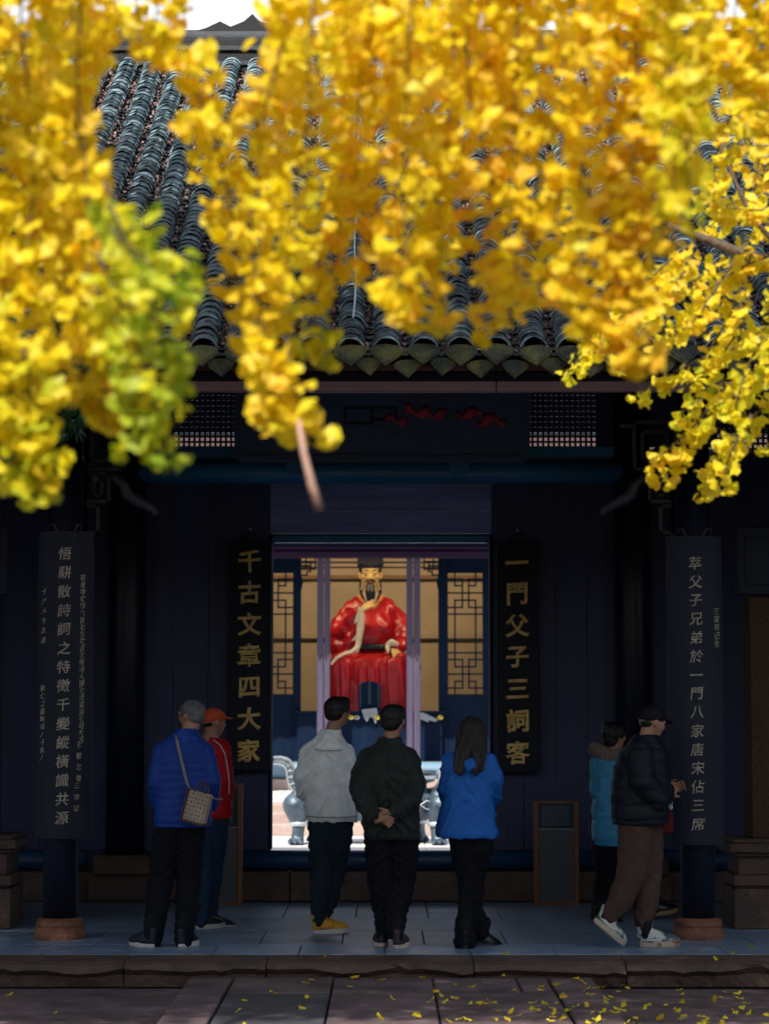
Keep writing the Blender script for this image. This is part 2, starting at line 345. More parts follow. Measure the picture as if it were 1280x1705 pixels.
# front columns
CY = 17.0
for px, sgn in ((104, -1), (1158, 1), (-880, -1), (2150, 1)):
    x = AX(px, CY)
    gp(MB().tube([(x, CY, .14), (x, CY, 1.5), (x, CY, 4.45)], [.128, .125, .115], 28), 'front_column', M['column'], smooth=True)
    b = MB(); prof = [(.185, .0), (.19, .03), (.178, .075), (.168, .085), (.175, .10), (.172, .13), (.14, .150), (.05, .152)]
    b.rings([[Vector((x + r * math.cos(2*PI*j/28), CY + r * math.sin(2*PI*j/28), z)) for j in range(28)] for r, z in prof])
    gp(b, 'column_base', M['redstone'], smooth=False)
# beam over the columns and ties from column to wall
gp(MB().box(-6.9, 6.9, CY - .09, CY + .09, 4.12, 4.40, b=.02), 'eave_beam', M['column'])
for px in (104, 1158):
    x = AX(px, CY); gp(MB().box(x - .06, x + .06, CY + .12, 20.25, 3.55, 3.80, b=.02), 'tie_beam', M['column'])
# stepped fret brackets beside the columns, and carved struts
for px, s in ((130, 1), (1132, -1)):
    y = 17.15; x0 = AX(px, y) ; b = MB(); w = .0125; Z = lambda p: AZ(p, y)
    def bar(xa, xb, za, zb):
        xa, xb = x0 + s * xa, x0 + s * xb; b.box(min(xa, xb), max(xa, xb), y - .025, y + .025, min(za, zb), max(za, zb), b=.003)
    def fr_rect(xa, xb, pa, pb):
        za, zb = Z(pa), Z(pb); bar(xa, xb, za - 2*w, za); bar(xa, xb, zb, zb + 2*w); bar(xa, xa + 2*w, zb, za); bar(xb - 2*w, xb, zb, za)
    fr_rect(.03, .33, 700, 784); fr_rect(.06, .27, 716, 770); fr_rect(.03, .22, 786, 838); fr_rect(.08, .17, 796, 828); fr_rect(.03, .14, 840, 890); bar(.03, .055, Z(700), Z(895)); bar(.33, .42, Z(712), Z(706))
    gp(b, 'fret_bracket', M['fret'])
    # boss and a carved scroll strut
    gp(MB().ell((x0 + s * .10, y - .02, Z(797)), (.035, .02, .035), n=12, m=8), 'boss', M['ceram'], smooth=True)
    st = []; 
    for k in range(12):
        t = k / 11; st.append((x0 + s * (.20 + .33 * t + .03 * math.sin(t * 9)), y + .05 + .15 * t, Z(790 + 62 * t)))
    gp(MB().tube(st, [.022 + .022 * math.sin(PI * k / 11) + .008 * (k % 2) for k in range(12)], 10), 'carved_strut', M['ceram'], smooth=True)

# ---------------------------------------------------------------- roof
EY, EZ = 14.78, AZ(593, 14.78); RY, RZ = 21.0, AZ(112, 21.0)
SL = math.atan2(RZ - EZ, RY - EY); LEN = math.hypot(RZ - EZ, RY - EY)
def onroof(x, s, up=0.0): return Vector((x, EY + s * math.cos(SL) - up * math.sin(SL), EZ + s * math.sin(SL) + up * math.cos(SL)))
deck = MB(); 
def slab_roof(mb, a, b, th=.10, x0=-8.8, x1=8.8):
    (ya, za), (yb, zb) = a, b; L = math.hypot(yb-ya, zb-za); ny, nz = -(zb-za)/L, (yb-ya)/L
    if nz < 0: ny, nz = -ny, -nz
    P = [(ya, za), (yb, zb), (yb - ny*th, zb - nz*th), (ya - ny*th, za - nz*th)]
    V = [(x, p[0], p[1]) for x in (x0, x1) for p in P]
    mb.add(V, [(0,1,2,3), (7,6,5,4)] + [(i, i+4, (i+1)%4+4, (i+1)%4) for i in range(4)])
REY, REZ = 24.6, AZ(726, 24.6) + .12
slab_roof(deck, (EY + .05, EZ - .10), (RY, RZ - .12)); slab_roof(deck, (RY + .0, RZ - .12), (REY, REZ))
roof = gp(deck, 'roof', M['dark'])
def proj(p):
    """photograph pixel of a world point (for choosing which pieces show largest)"""
    dx, dy, dz = p[0], p[1], p[2] - CAMZ; d = dy * math.cos(TILT) + dz * math.sin(TILT)
    return 640 + F * dx / d, 852.5 - F * (-dy * math.sin(TILT) + dz * math.cos(TILT)) / d
PIT = .236; TR = .094
def tile_geo(r0, r1, L, th=.011, n=9, sweep=78):
    V = []; Fs = []; mi = []
    for (y, r) in ((0, r0), (L, r1)):
        for rr in (r, r - th):
            for j in range(n):
                a = math.radians(-sweep + 2 * sweep * j / (n - 1)); V.append((rr * math.sin(a), y, rr * math.cos(a)))
    o = lambda e, k, j: (e * 2 + k) * n + j
    for j in range(n - 1):
        Fs.append((o(0,0,j), o(0,0,j+1), o(1,0,j+1), o(1,0,j))); mi.append(0)
        Fs.append((o(0,1,j), o(0,1,j+1), o(0,0,j+1), o(0,0,j))); mi.append(1)      # front rim
    for j in (0, n - 1): Fs.append((o(0,0,j), o(0,1,j), o(1,1,j), o(1,0,j))); mi.append(0)
    return V, Fs, mi
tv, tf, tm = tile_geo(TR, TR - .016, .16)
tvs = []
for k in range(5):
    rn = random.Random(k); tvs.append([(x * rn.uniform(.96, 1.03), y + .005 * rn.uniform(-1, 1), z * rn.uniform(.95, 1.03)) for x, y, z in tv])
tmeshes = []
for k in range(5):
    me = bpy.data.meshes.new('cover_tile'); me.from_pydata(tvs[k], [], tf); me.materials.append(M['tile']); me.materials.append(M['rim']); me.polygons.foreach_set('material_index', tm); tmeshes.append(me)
RM = Matrix.Rotation(SL, 4, 'X')
cands = []; ncol = 37
STEP = .098; NT = int(LEN / STEP)
offx = AX(645, EY) % PIT
for c in range(-ncol, ncol + 1):
    x0 = offx + c * PIT; wob = random.uniform(-.01, .01); ph = random.uniform(0, 6)
    for k in range(NT):
        s = .02 + k * STEP + random.uniform(-.012, .012)
        x = x0 + wob * math.sin(k * .12 + ph) + random.uniform(-.004, .004)
        p = onroof(x, s, .035 + random.uniform(-.004, .006))
        R = Matrix.Translation(p) @ RM @ Matrix.Rotation(random.uniform(-.03, .03), 4, 'Z') @ Matrix.Rotation(-.05 + random.uniform(-.03, .03), 4, 'X')
        px, py = proj(p); win = -8
        if 150 < px < 400 and 110 < py < 620: win = 500 - abs(px - 270)
        elif 540 < py < 620 and 280 < px < 1290: win = 300 + py - 540
        elif 560 < px < 720 and 380 < py < 560: win = 200
        elif 780 < px < 830 and 280 < py < 480: win = 200
        elif 1100 < px < 1180 and 380 < py < 560: win = 200
        cands.append((win, R, k % 5 if random.random() < .3 else random.randrange(5)))
cands.sort(key=lambda t: -t[0])
for w, R, k in cands[:300]:
    o = link('roof_tile', tmeshes[k], roof); o.matrix_local = R
rest = MB()
BV = [np.array(v) for v in tvs]
allv = []; nb = len(tv); cnt = 0
for w, R, k in cands[300:]:
    A = np.array(R); allv.append(BV[k] @ A[:3, :3].T + A[:3, 3]); cnt += 1
def fast_mesh(name, V, faces_base, nb, cnt, mats, mi=None, smooth=False):
    """cnt copies of one small face list over stacked vertices V"""
    fl = [len(f) for f in faces_base]; idx = np.concatenate([np.array(f) for f in faces_base]); me = bpy.data.meshes.new(name)
    loops = (idx[None, :] + (np.arange(cnt) * nb)[:, None]).ravel(); lt = np.tile(fl, cnt); ls = np.concatenate([[0], np.cumsum(lt)[:-1]])
    me.vertices.add(len(V)); me.vertices.foreach_set('co', np.asarray(V, 'f').ravel()); me.loops.add(len(loops)); me.loops.foreach_set('vertex_index', loops.astype('i'))
    me.polygons.add(len(lt)); me.polygons.foreach_set('loop_start', ls.astype('i')); me.polygons.foreach_set('loop_total', lt.astype('i'))
    for m in mats: me.materials.append(m)
    if mi is not None: me.polygons.foreach_set('material_index', np.tile(mi, cnt).astype('i'))
    if smooth: me.polygons.foreach_set('use_smooth', np.ones(len(lt), bool))
    me.update(calc_edges=True); me.validate(); return me
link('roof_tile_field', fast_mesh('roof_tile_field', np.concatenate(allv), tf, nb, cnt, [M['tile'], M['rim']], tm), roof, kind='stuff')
# concave channel tiles between the covers
ch = MB()
for c in range(-ncol, ncol):
    xc = offx + (c + .5) * PIT
    for k in range(0, NT):
        s0 = k * STEP * 1.0; R = []
        for s, up in ((s0 - .01, .012), (s0 + STEP + .005, -.004)):
            R.append([onroof(xc + .085 * math.sin(a), s, up + .045 - .05 * math.cos(a)) for a in (-1.3, -.65, 0, .65, 1.3)])
        ch.rings(R, cap=False, close=False)
ch.build('channel_tiles', M['tile'], roof, kind='stuff')
# dry litter lying in the channels
n = 22000; V = np.empty((n, 4, 3)); 
for i in range(n):
    c = random.randint(-15, 14); s = random.uniform(.0, LEN - .3); u = random.gauss(0, .035); q = onroof(offx + (c + .5) * PIT + u, s, .012 + abs(u) * .7 + random.uniform(0, .035))
    a = Vector((random.gauss(0, 1), random.gauss(0, 1), random.gauss(0, .6))).normalized(); b = a.cross(Vector((random.gauss(0, 1), random.gauss(0, 1), random.gauss(0, 1)))).normalized()
    r = random.uniform(.007, .022)
    for j, (e, f) in enumerate(((-1, 0), (0, -.8), (1, 0), (0, .8))): V[i, j] = q + a * r * e + b * r * f
link('leaf_litter', fast_mesh('leaf_litter', V.reshape(-1, 3), [(0, 1, 2, 3)], 4, n, [M['litter']]), roof, kind='stuff')
# eave end plates, pointed fans: one under each cover, a lower one under each channel
def plate(w, h1, h2, th=.016):
    P = []
    for j in range(9): a = PI * j / 8; P.append((w * math.cos(a), h1 * math.sin(a)))
    for x, z in ((-w*.93, -h2*.22), (-w*.66, -h2*.50), (-w*.3, -h2*.80), (0, -h2*1.08), (w*.3, -h2*.80), (w*.66, -h2*.50), (w*.93, -h2*.22)): P.append((x, z))
    mb = MB().prism(P, -th, th); mb.prism([(x * .80, z * .80) for x, z in P], -th - .005, -th + .002); return mb.mesh('eave_end_tile', [M['moss']])
pa, pb = plate(.106, .045, .088), plate(.086, .03, .082)
for c in range(-16, 16):
    x = offx + c * PIT; o = link('eave_end_tile', pa, roof, loc=(x + random.uniform(-.008, .008), EY - .015, EZ + .03 + random.uniform(-.012, .006)), rot=(random.uniform(-.32, -.1), random.uniform(-.1, .1), random.uniform(-.12, .12)))
    o = link('drip_tile', pb, roof, loc=(x + PIT / 2 + random.uniform(-.008, .008), EY + .01, EZ - .040 + random.uniform(-.015, .008)), rot=(random.uniform(-.3, -.05), random.uniform(-.12, .12), random.uniform(-.12, .12)))
# fascia (three lengths) and soffit
fz0, fz1 = AZ(653, EY + .1), AZ(606, EY + .1)
for x0, x1 in ((-8.8, AX(-60, EY)), (AX(-59, EY), AX(829, EY)), (AX(830, EY), 8.8)):
    MB().box(x0, x1, EY + .08, EY + .13, fz0, fz1, b=.006).build('fascia', M['fascia'], roof)
# ridge: mortar courses, round tiles, a central ornament
rb = MB(); z = RZ - .12
for k, (h, w) in enumerate([(.10, .24), (.05, .28), (.09, .22), (.05, .27), (.07, .20)]): rb.box(-8.8, 8.8, RY - w / 2, RY + w / 2, z, z + h, b=.01, mi=k % 2); z += h
rb.build('ridge', [M['ridgedk'], M['ridge']], roof)
rc_ = MB(); rc_.tube([(-8.8, RY, z + .03), (0, RY, z + .03), (8.8, RY, z + .03)], .085, 12).build('ridge_cap', M['ridge'], roof, True)
x = AX(415, RY); zz = z + .08
MB().prism([(x-.55, zz), (x-.42, zz+.04), (x-.30, zz+.10), (x-.2, zz+.05), (x-.08, zz+.10), (x, zz+.17), (x+.07, zz+.10), (x+.2, zz+.07), (x+.3, zz+.11), (x+.45, zz+.04), (x+.6, zz)], RY - .06, RY + .06).build('ridge_ornament', M['ridgedk'], roof)
# lightning conductor cable running down the tiles
x = AX(592, 16.5); MB().tube([onroof(x + .01 * math.sin(i), .3 + i * .35, .15) for i in range(17)], .006, 6).build('conductor_cable', M['cable'], roof)

# ---------------------------------------------------------------- boards with lettering
def glyph(ch, size, depth=.004, bev=0, fill='BOTH', seed=0, shear=.0, off=0.):
    c = bpy.data.curves.new('g', 'FONT'); c.body = ch; c.size = size; c.align_x = 'CENTER'; c.align_y = 'CENTER'; c.resolution_u = 3; c.shear = shear
    c.extrude = depth; c.bevel_depth = bev; c.bevel_resolution = 0; c.offset = off
    if fill != 'BOTH': c.fill_mode = fill
    o = bpy.data.objects.new('g', c); COL.objects.link(o); me = bpy.data.meshes.new_from_object(o.evaluated_get(bpy.context.evaluated_depsgraph_get()))
    bpy.data.objects.remove(o); bpy.data.curves.remove(c)
    # font space (x, y) -> upright (x, z), facing the viewer, centred, with a slight brush wobble
    xs = [v.co.x for v in me.vertices]; ys = [v.co.y for v in me.vertices]
    if not xs: return me
    mx, my = (min(xs)+max(xs))/2, (min(ys)+max(ys))/2
    for v in me.vertices:
        x, y, z = v.co.x - mx, v.co.y - my, v.co.z
        dx = .035 * size * noise.noise(Vector((x / size * 3, y / size * 3, seed))); dy = .035 * size * noise.noise(Vector((x / size * 3, y / size * 3, seed + 9)))
        v.co = (x + dx, -z, y + dy + .05 * x)
    me.materials.clear(); return me
def letter(name, ch, size, loc, m, parent, inlay=None, **k):
    me = glyph(ch, size, seed=ord(ch) % 50, **k); me.materials.append(m); o = link(name, me, parent, loc=loc)
    if inlay:
        m2 = glyph(ch, size, depth=.002, seed=ord(ch) % 50, bev=0, off=-.006); m2.materials.append(inlay); link('inlay', m2, o, loc=(0, -.006, 0))
    return o
GB = 'black lacquered couplet board with gilded characters'
for (px0, px1, py0, py1, txt, lab) in ((380, 451, 903, 1283, '千古文章四大家', 'black couplet board with gold characters hanging on the wall left of the doorway'),
                                       (827, 898, 905, 1286, '一門父子三詞客', 'black couplet board with gold characters hanging right of the doorway, its first sign one stroke')):
    y = 20.36; x0, x1 = AX(px0, y), AX(px1, y); z0, z1 = AZ(py1, y), AZ(py0, y); xc = (x0 + x1) / 2
    t = thing('couplet_board', lab, 'couplet board', (xc, y, z0), 0, 'gilded couplet boards beside the doorway'); w = (x1 - x0) / 2
    MB().box(-w, w, -.02, .02, 0, z1 - z0, b=.006).build('panel', M['black'], t)
    hk = MB(); top = z1 - z0; hk.tube([(-.09, 0, top), (-.08, 0, top+.04), (-.05, 0, top+.03), (-.04, 0, top+.07), (0, 0, top+.085), (.04, 0, top+.07), (.05, 0, top+.03), (.08, 0, top+.04), (.09, 0, top)], .009, 6); hk.build('hanger', M['black'], t)
    MB().ell((0, .0, top + .115), (.012, .012, .014), n=8, m=5).build('nail', M['cable'], t)
    n = len(txt); H = top
    for i, ch in enumerate(txt):
        zc = H * (.917 - i * .1385) ; letter('character', ch, .205, (-.005, -.024, zc), M['gold'], t, inlay=M['carved'], bev=.0075, depth=.001)
def post_board(pxa, pxb, py0, py1, main, cols, lab, first, last):
    y = 16.80; x0, x1 = AX(pxa, y), AX(pxb, y); z0, z1 = AZ(py1, y), AZ(py0, y); xc = (x0 + x1) / 2; H = z1 - z0; w = (x1 - x0) / 2
    t = thing('column_board', lab, 'couplet board', (xc, y, z0), 0, 'long pale-lettered boards on the front columns')
    R = []
    for k in range(13):
        u = -1 + 2 * k / 12; yb = .07 * u * u - .02
        R.append([Vector((w * u, yb - .012, 0)), Vector((w * u, yb - .012, H)), Vector((w * u, yb + .012, H)), Vector((w * u, yb + .012, 0))])
    MB().rings(R).build('panel', M['boardgrey'], t)
    for s in (-1, 1): MB().tube([(s*.06, 0, H), (s*.085, -.01, H+.05), (s*.12, -.01, H+.055), (s*.11, -.01, H+.02)], .008, 6).build('hanger', M['fret'], t)
    n = len(main)
    for i, ch in enumerate(main):
        z = AZ(first + (last - first) * i / (n - 1), y) - z0; letter('character', ch, .098, (0, -.034, z), M['paleletter'], t, depth=.001, bev=.0012, shear=.1)
    for (u, pa_, pb_, txt, sz) in cols:
        for i, ch in enumerate(txt):
            z = AZ(pa_ + (pb_ - pa_) * i / (len(txt) - 1), y) - z0; letter('small_character', ch, sz, (u * w, .07 * u * u - .035, z), M['paleletter'], t, depth=.001, shear=.15)
post_board(60, 152, 885, 1397, '悟駢散詩詞之特徵千變縱橫識共源', [(.62, 962, 1232, '東坡詩文四六散化古文活化有詩人駢化詩議論化詞大活', .052), (.55, 1240, 1296, '化畫化微', .052), (.5, 1308, 1346, '三詩記', .046), (-.74, 985, 1066, '十六大千其書', .050), (-.74, 1146, 1262, '郭仁之書時年八十有八', .050)],
           'long dark board of pale characters on the left front column, with two side rows of small writing', 922, 1362)
post_board(1113, 1205, 893, 1407, '萃父子兄弟於一門八家唐宋佔三席', [(.74, 1018, 1072, '三蘇祠紀念', .056), (-1.04, 1328, 1352, '敬書', .05)],
           'long dark board of pale characters on the right front column, behind the man in brown trousers', 938, 1372)

# name plaque high over the doorway
y = 19.7; x0, x1 = AX(388, y), AX(884, y); z0, z1 = AZ(771, y), AZ(600, y); H = z1 - z0; W = (x1 - x0) / 2
t = thing('name_plaque', 'wide dark blue name plaque with worn red carving, tilted forward above the doorway beam', 'plaque', ((x0 + x1) / 2, y, z0)); t.rotation_euler = (.12, 0, 0)
MB().prism([(-W, .05), (-W + .05, 0), (W - .05, 0), (W, .05), (W, H), (-W, H)], -.02, .02).build('panel', M['plaque'], t)
f = MB(); f.box(-W + .07, W - .07, -.035, -.021, .05, .075, b=.004); f.box(-W + .03, -W + .055, -.035, -.021, .08, H - .05); f.box(W - .055, W - .03, -.035, -.021, .08, H - .05); f.build('border', M['plaque'], t)
for i, (px, py, sc) in enumerate(((655, 700, .8), (690, 686, 1.0), (722, 690, .9), (775, 690, 1.0), (810, 702, 1.1))):
    p = at(px, py, y); P = []
    for k in range(8):
        a = k * .55; P.append((p.x - t.location.x - .08 * sc + .03 * k * sc, -.03, p.z - z0 + .03 * sc * math.sin(a * 1.7 + i)))
    MB().tube(P, [.034 * sc + .020 * sc * math.sin(k * 1.3 + i) for k in range(8)], 8).build('red_carving', M['redmotif'], t, True)
p = at(612, 680, y); fb = MB(); bx = p.x - t.location.x; bz_ = p.z - z0
for (a, b, c, d) in ((-.2, .25, .03, .05), (-.2, -.18, -.08, .05), (-.2, .05, -.10, -.08), (.03, .05, -.10, .05), (.23, .25, -.05, .05), (.05, .25, -.07, -.05)): fb.box(bx + a, bx + b, -.04, -.02, bz_ + c - .04, bz_ + d - .04)
fb.build('carved_scroll', M['black'], t)

# ---------------------------------------------------------------- info boards
def info_board(px0, px1, py0, py1, pm, lab, y=19.9):
    x0, x1 = AX(px0, y), AX(px1, y); H = AZ(py0, y); W = (x1 - x0) / 2; t = thing('info_board', lab, 'information board', ((x0 + x1) / 2, y, 0), 0, 'information boards standing against the gate wall')
    zm = AZ(pm, y); f = MB(); f.box(-W, -W + .045, -.02, .03, 0, H, b=.004); f.box(W - .045, W, -.02, .03, 0, H, b=.004); f.box(-W + .045, W - .045, -.018, .03, H - .02, H); f.box(-W + .045, W - .045, -.018, .03, .0, .03); f.build('frame', M['signwood'], t)
    MB().box(-W + .046, W - .046, -.01, .02, .031, zm - .004).build('lower_panel', M['signgrey'], t)
    MB().box(-W + .046, W - .046, -.014, .02, zm + .004, H - .021).build('text_panel', M['signdark'], t)
    MB().box(-W + .046, W - .046, -.016, .02, zm - .003, zm + .003).build('rail', M['cable'], t)
    tx = MB(); r = random.Random(int(px0)); zz = H - .055
    while zz > zm + .03:
        xx = -W + .075
        while xx < W - .09:
            ww = r.uniform(.008, .02); tx.box(xx, xx + ww, -.0158, -.0145, zz, zz + .009); xx += ww + .006
        zz -= .0185
    tx.build('print', M['print_'], t, kind='stuff')
    return t
info_board(887, 962, 1334, 1495, 1381, 'wood-framed information board with dark text panel, right of the doorway below the gold couplet')
info_board(330, 405, 1304, 1490, 1378, 'wood-framed grey board standing behind the red jacket man, left of the doorway')

# ---------------------------------------------------------------- stone piers at both sides
for side, px, py0 in ((1, 1218, 1398), (-1, 22, 1392)):
    y = 17.7; xi = AX(px, y); H = AZ(py0, y)
    t = thing('stone_pier', ('carved stone pier with brown textured post behind the right front column', 'carved stone pier at the far left behind the left front column')[side < 0], 'stone pier', (xi, y, 0), 0)
    s = side; b = MB()
    prof = [(-.00, 0, .30), (.03, .30, .32), (.0, .32, .40), (.04, .40, H - .13), (.0, H - .13, H - .10), (-.04, H - .10, H - .03), (-.01, H - .03, H)]
    for q, za, zb_ in prof: b.box(min(s*q, s*1.1), max(s*q, s*1.1), q, .6, za, zb_, b=.008)
    b.build('base', M['stonedark'], t)
    MB().box(min(s*.16, s*.9), max(s*.16, s*.9), .12, .5, H, AZ(990, y), b=.01).build('post', mat('rough_brown_post', (.060, .030, .012), .8, sc=40, var=.5, bump=.8, bsc=70) if s > 0 else M['boardgrey'], t)
    MB().box(min(s*.06, s*.9), max(s*.06, s*.9), .04, .14, AZ(990, y), AZ(876, y), b=.01).box(min(s*.12, s*.84), max(s*.12, s*.84), .03, .05, AZ(975, y), AZ(893, y), b=.01).build('carved_panel', M['boardgrey'], t)
# ---------------------------------------------------------------- courtyard
court = link('courtyard', None, kind='structure')
MB().box(-14, 14, 27.5, 33, -.5, -.04).build('bed', M['soil'], court)
slabs(court, 'paving_slab', [-7, -5.2, -3.4, -1.9, -.7, .5, 1.7, 3.1, 5.0, 7], [26.2, 27.9, 28.8, 30.0, 31.18], 0, .04, M['court'], gap=.004, jit=.003, bevel=.006)
sy = [31.2, 31.62, 32.2]; sz = [0, .155, .28, .39]
for k in range(3):
    xs = [-6, -3.8 + .4 * k, -2.1 - .3 * k, -.7 + .2 * k, .9, 2.4 - .3 * k, 4.2, 6]
    for i in range(7): MB().box(xs[i] + .004, xs[i+1] - .004, sy[k] + random.uniform(-.01, .01), (sy + [32.75])[k+1] + (.02 if k < 2 else 0), sz[k] - .1, sz[k+1] - (.003 * (i % 2)), b=.014).build('step', M['courtred'], court)
MB().box(-8, 8, 32.4, 45, -.3, .375).build('terrace_base', M['soil'], court)
slabs(court, 'terrace_slab', [-8, -5.5, -3.3, -1.6, -.2, 1.3, 3.0, 5.2, 8], [32.76, 34.3, 36.0, 38.0], .39, .03, M['court'], gap=.004, jit=.002, bevel=.006)

# ---------------------------------------------------------------- memorial hall beyond the courtyard
HY = 38.1
hall = thing('memorial_hall', 'open-fronted blue timber hall with lamp-lit cream interior beyond the courtyard', 'memorial hall')
def hb(mb, n, m, **k): return mb.build(n, m, hall, **k)
for i in range(8): 
    x = -8 + 2 * i; hb(MB().box(x + .004, x + 1.996, HY, HY + .4, .38, AZ(1298, HY), b=.02), 'foundation_stone', M['courtred'])
lr = (AZ(1269, HY) - AZ(1298, HY)) / 2
hb(MB().tube([(-7, HY + .2, AZ(1298, HY) + lr), (0, HY + .2, AZ(1298, HY) + lr), (7, HY + .2, AZ(1298, HY) + lr)], lr, 18), 'threshold_log', M['loglight'], smooth=True)
ztop = AZ(905, HY)
for a, b in ((527, 537.5), (539, 548.5), (677, 687.5), (689, 700)):
    hb(MB().box(AX(a, HY), AX(b, HY), HY + .16, HY + .30, AZ(1269, HY) - .02, ztop, b=.01), 'door_leaf', M['lav'])
for px, py in ((532, 1096), (543, 1096), (694, 1097), (700, 1111)):
    q = at(px, py, HY + .15); hb(MB().box(q.x - .008, q.x + .008, q.y - .01, q.y + .012, q.z - .03, q.z + .03), 'latch', M['black'])
for k, (a, b) in enumerate(((928, 917), (916, 908), (907, 870))):
    hb(MB().box(-5, 5, HY + .02 + .03 * (k % 2), HY + .3, AZ(a, HY), AZ(b, HY) - .003, b=.012), 'lintel', M['hallpurple'] if k < 2 else M['hallblue'])
hb(MB().box(-7, 7, HY + .31, HY + .5, ztop + .3, 6.8), 'upper_wall', M['hallblue'])
for s in (-1, 1):
    hb(MB().box(min(s*3.0, s*7), max(s*3.0, s*7), HY + .1, HY + .3, .8, 6.0), 'side_wall', M['hallblue'])
    hb(MB().box(min(s*7, s*7.2), max(s*7, s*7.2), HY + .1, 45, .3, 7.5), 'side_wall', M['plaster'])
    hb(MB().tube([(s*3.0, 34.6, .39), (s*3.0, 34.6, 5.6)], .16, 20), 'column', M['column'], smooth=True)
# inner screen with lattice windows and the wide opening
SY = 39.4; X = lambda p: AX(p, SY); Z = lambda p: AZ(p, SY)
ox0, ox1, oz0, oz1 = X(500.5), X(730), Z(1184), Z(928)
lw = (X(425), X(487)); rw = (X(746), X(804)); wz0, wz1 = Z(1156), Z(954)
sc_ = MB()
sc_.box(-5, lw[0], SY, SY + .1, .83, Z(905)); sc_.box(lw[0], lw[1], SY, SY + .1, .83, wz0); sc_.box(lw[0], lw[1], SY, SY + .1, wz1, Z(905)); sc_.box(lw[1], ox0, SY, SY + .1, .83, Z(905), b=.01)
sc_.box(rw[1], 5, SY, SY + .1, .83, Z(905)); sc_.box(rw[0], rw[1], SY, SY + .1, .83, wz0); sc_.box(rw[0], rw[1], SY, SY + .1, wz1, Z(905)); sc_.box(ox1, rw[0], SY, SY + .1, .83, Z(905), b=.01)
sc_.box(ox0, ox1, SY, SY + .1, oz1, Z(905)); hb(sc_, 'screen_wall', M['hallblue'])
hb(MB().box(ox0 - .05, ox1 + .05, SY - .16, SY - .01, .83, oz0 - .06).box(ox0 - .12, ox1 + .12, SY - .2, SY + .1, oz0 - .06, oz0, b=.01), 'dado', M['hallblue'])
PX = lambda a, b, win: (win[0] + (win[1] - win[0]) * a, wz0 + (wz1 - wz0) * b)
for win in (lw, rw):
    l = MB(); w = .013
    def bar(a0, b0, a1, b1):
        (xa, za), (xb, zb_) = PX(a0, b0, win), PX(a1, b1, win); l.box(min(xa, xb) - w, max(xa, xb) + w, SY + .03, SY + .07, min(za, zb_) - w, max(za, zb_) + w)
    for m in (0, 1):
        f = lambda b: 1 - b if m else b
        bar(.2, f(.0), .2, f(.10)); bar(.8, f(0), .8, f(.10)); bar(0, f(.05), .2, f(.05)); bar(.8, f(.05), 1, f(.05))
        bar(.2, f(.105), .42, f(.105)); bar(.6, f(.105), .8, f(.105)); bar(.2, f(.05), .42, f(.05)); bar(.6, f(.05), .8, f(.05)); bar(.42, f(.05), .42, f(.28)); bar(.6, f(.05), .6, f(.28))
        bar(0, f(.165), 1, f(.165)); bar(.2, f(.225), .8, f(.225)); bar(0, f(.285), .2, f(.285)); bar(.8, f(.285), 1, f(.285))
        bar(0, f(.34), 1, f(.34)); bar(.2, f(.285), .42, f(.285)); bar(.6, f(.285), .8, f(.285))
    bar(.2, .225, .2, .775); bar(.8, .225, .8, .775)
    hb(l, 'window_lattice', M['hallblue'])
for s, xe in ((1, ox0), (-1, ox1)):
    l = MB(); w = .012
    def bar(a0, b0, a1, b1):
        xa, xb = xe + s * a0, xe + s * a1; l.box(min(xa, xb) - w, max(xa, xb) + w, SY + .02, SY + .06, oz1 - max(b0, b1) - w, oz1 - min(b0, b1) + w)
    for q in ((.0, .07, .24, .07), (0, .14, .16, .14), (.08, 0, .08, .2), (.16, .07, .16, .24), (.24, 0, .24, .20), (.0, .2, .08, .2), (.08, .20, .24, .20) , (0, .3, .10, .3), (.10, .24, .10, .3), (.10, .24, .16, .24)): bar(*q)
    l.prism([(xe, oz1 - .30), (xe + s*.03, oz1 - .42), (xe + s*.015, oz1 - .50), (xe, oz1 - .56), (xe - s*.03, oz1 - .56), (xe - s*.03, oz1 - .30)], SY + .01, SY + .08)
    hb(l, 'corner_fretwork', M['hallblue'])
for py, r, m in ((936.5, .018, 'bar'), (945, .014, 'bar')):
    z = AZ(py, SY + .5); hb(MB().tube([(-2, SY + .5, z), (0, SY + .5, z), (2, SY + .5, z)], r, 8), 'hanging_rod', M[m])
z = AZ(960, 43.3); hb(MB().box(-4, 4, 43.36, 43.5, z - .04, z + .03), 'wall_rail', M['carved'])
z = AZ(1058, 43.3); hb(MB().box(-4, 4, 43.38, 43.5, z - .06, z + .05, b=.01), 'wall_rail', M['plaster'])
hb(MB().box(-7, 7, 43.5, 43.7, .3, 7.5), 'back_wall', M['plaster'])
hb(MB().box(-7, 7, SY + .1, 43.5, 5.6, 5.7), 'ceiling', M['hallblue'])
hb(MB().box(-7, 7, HY + .4, 43.5, .4, .82), 'floor', M['slab'])
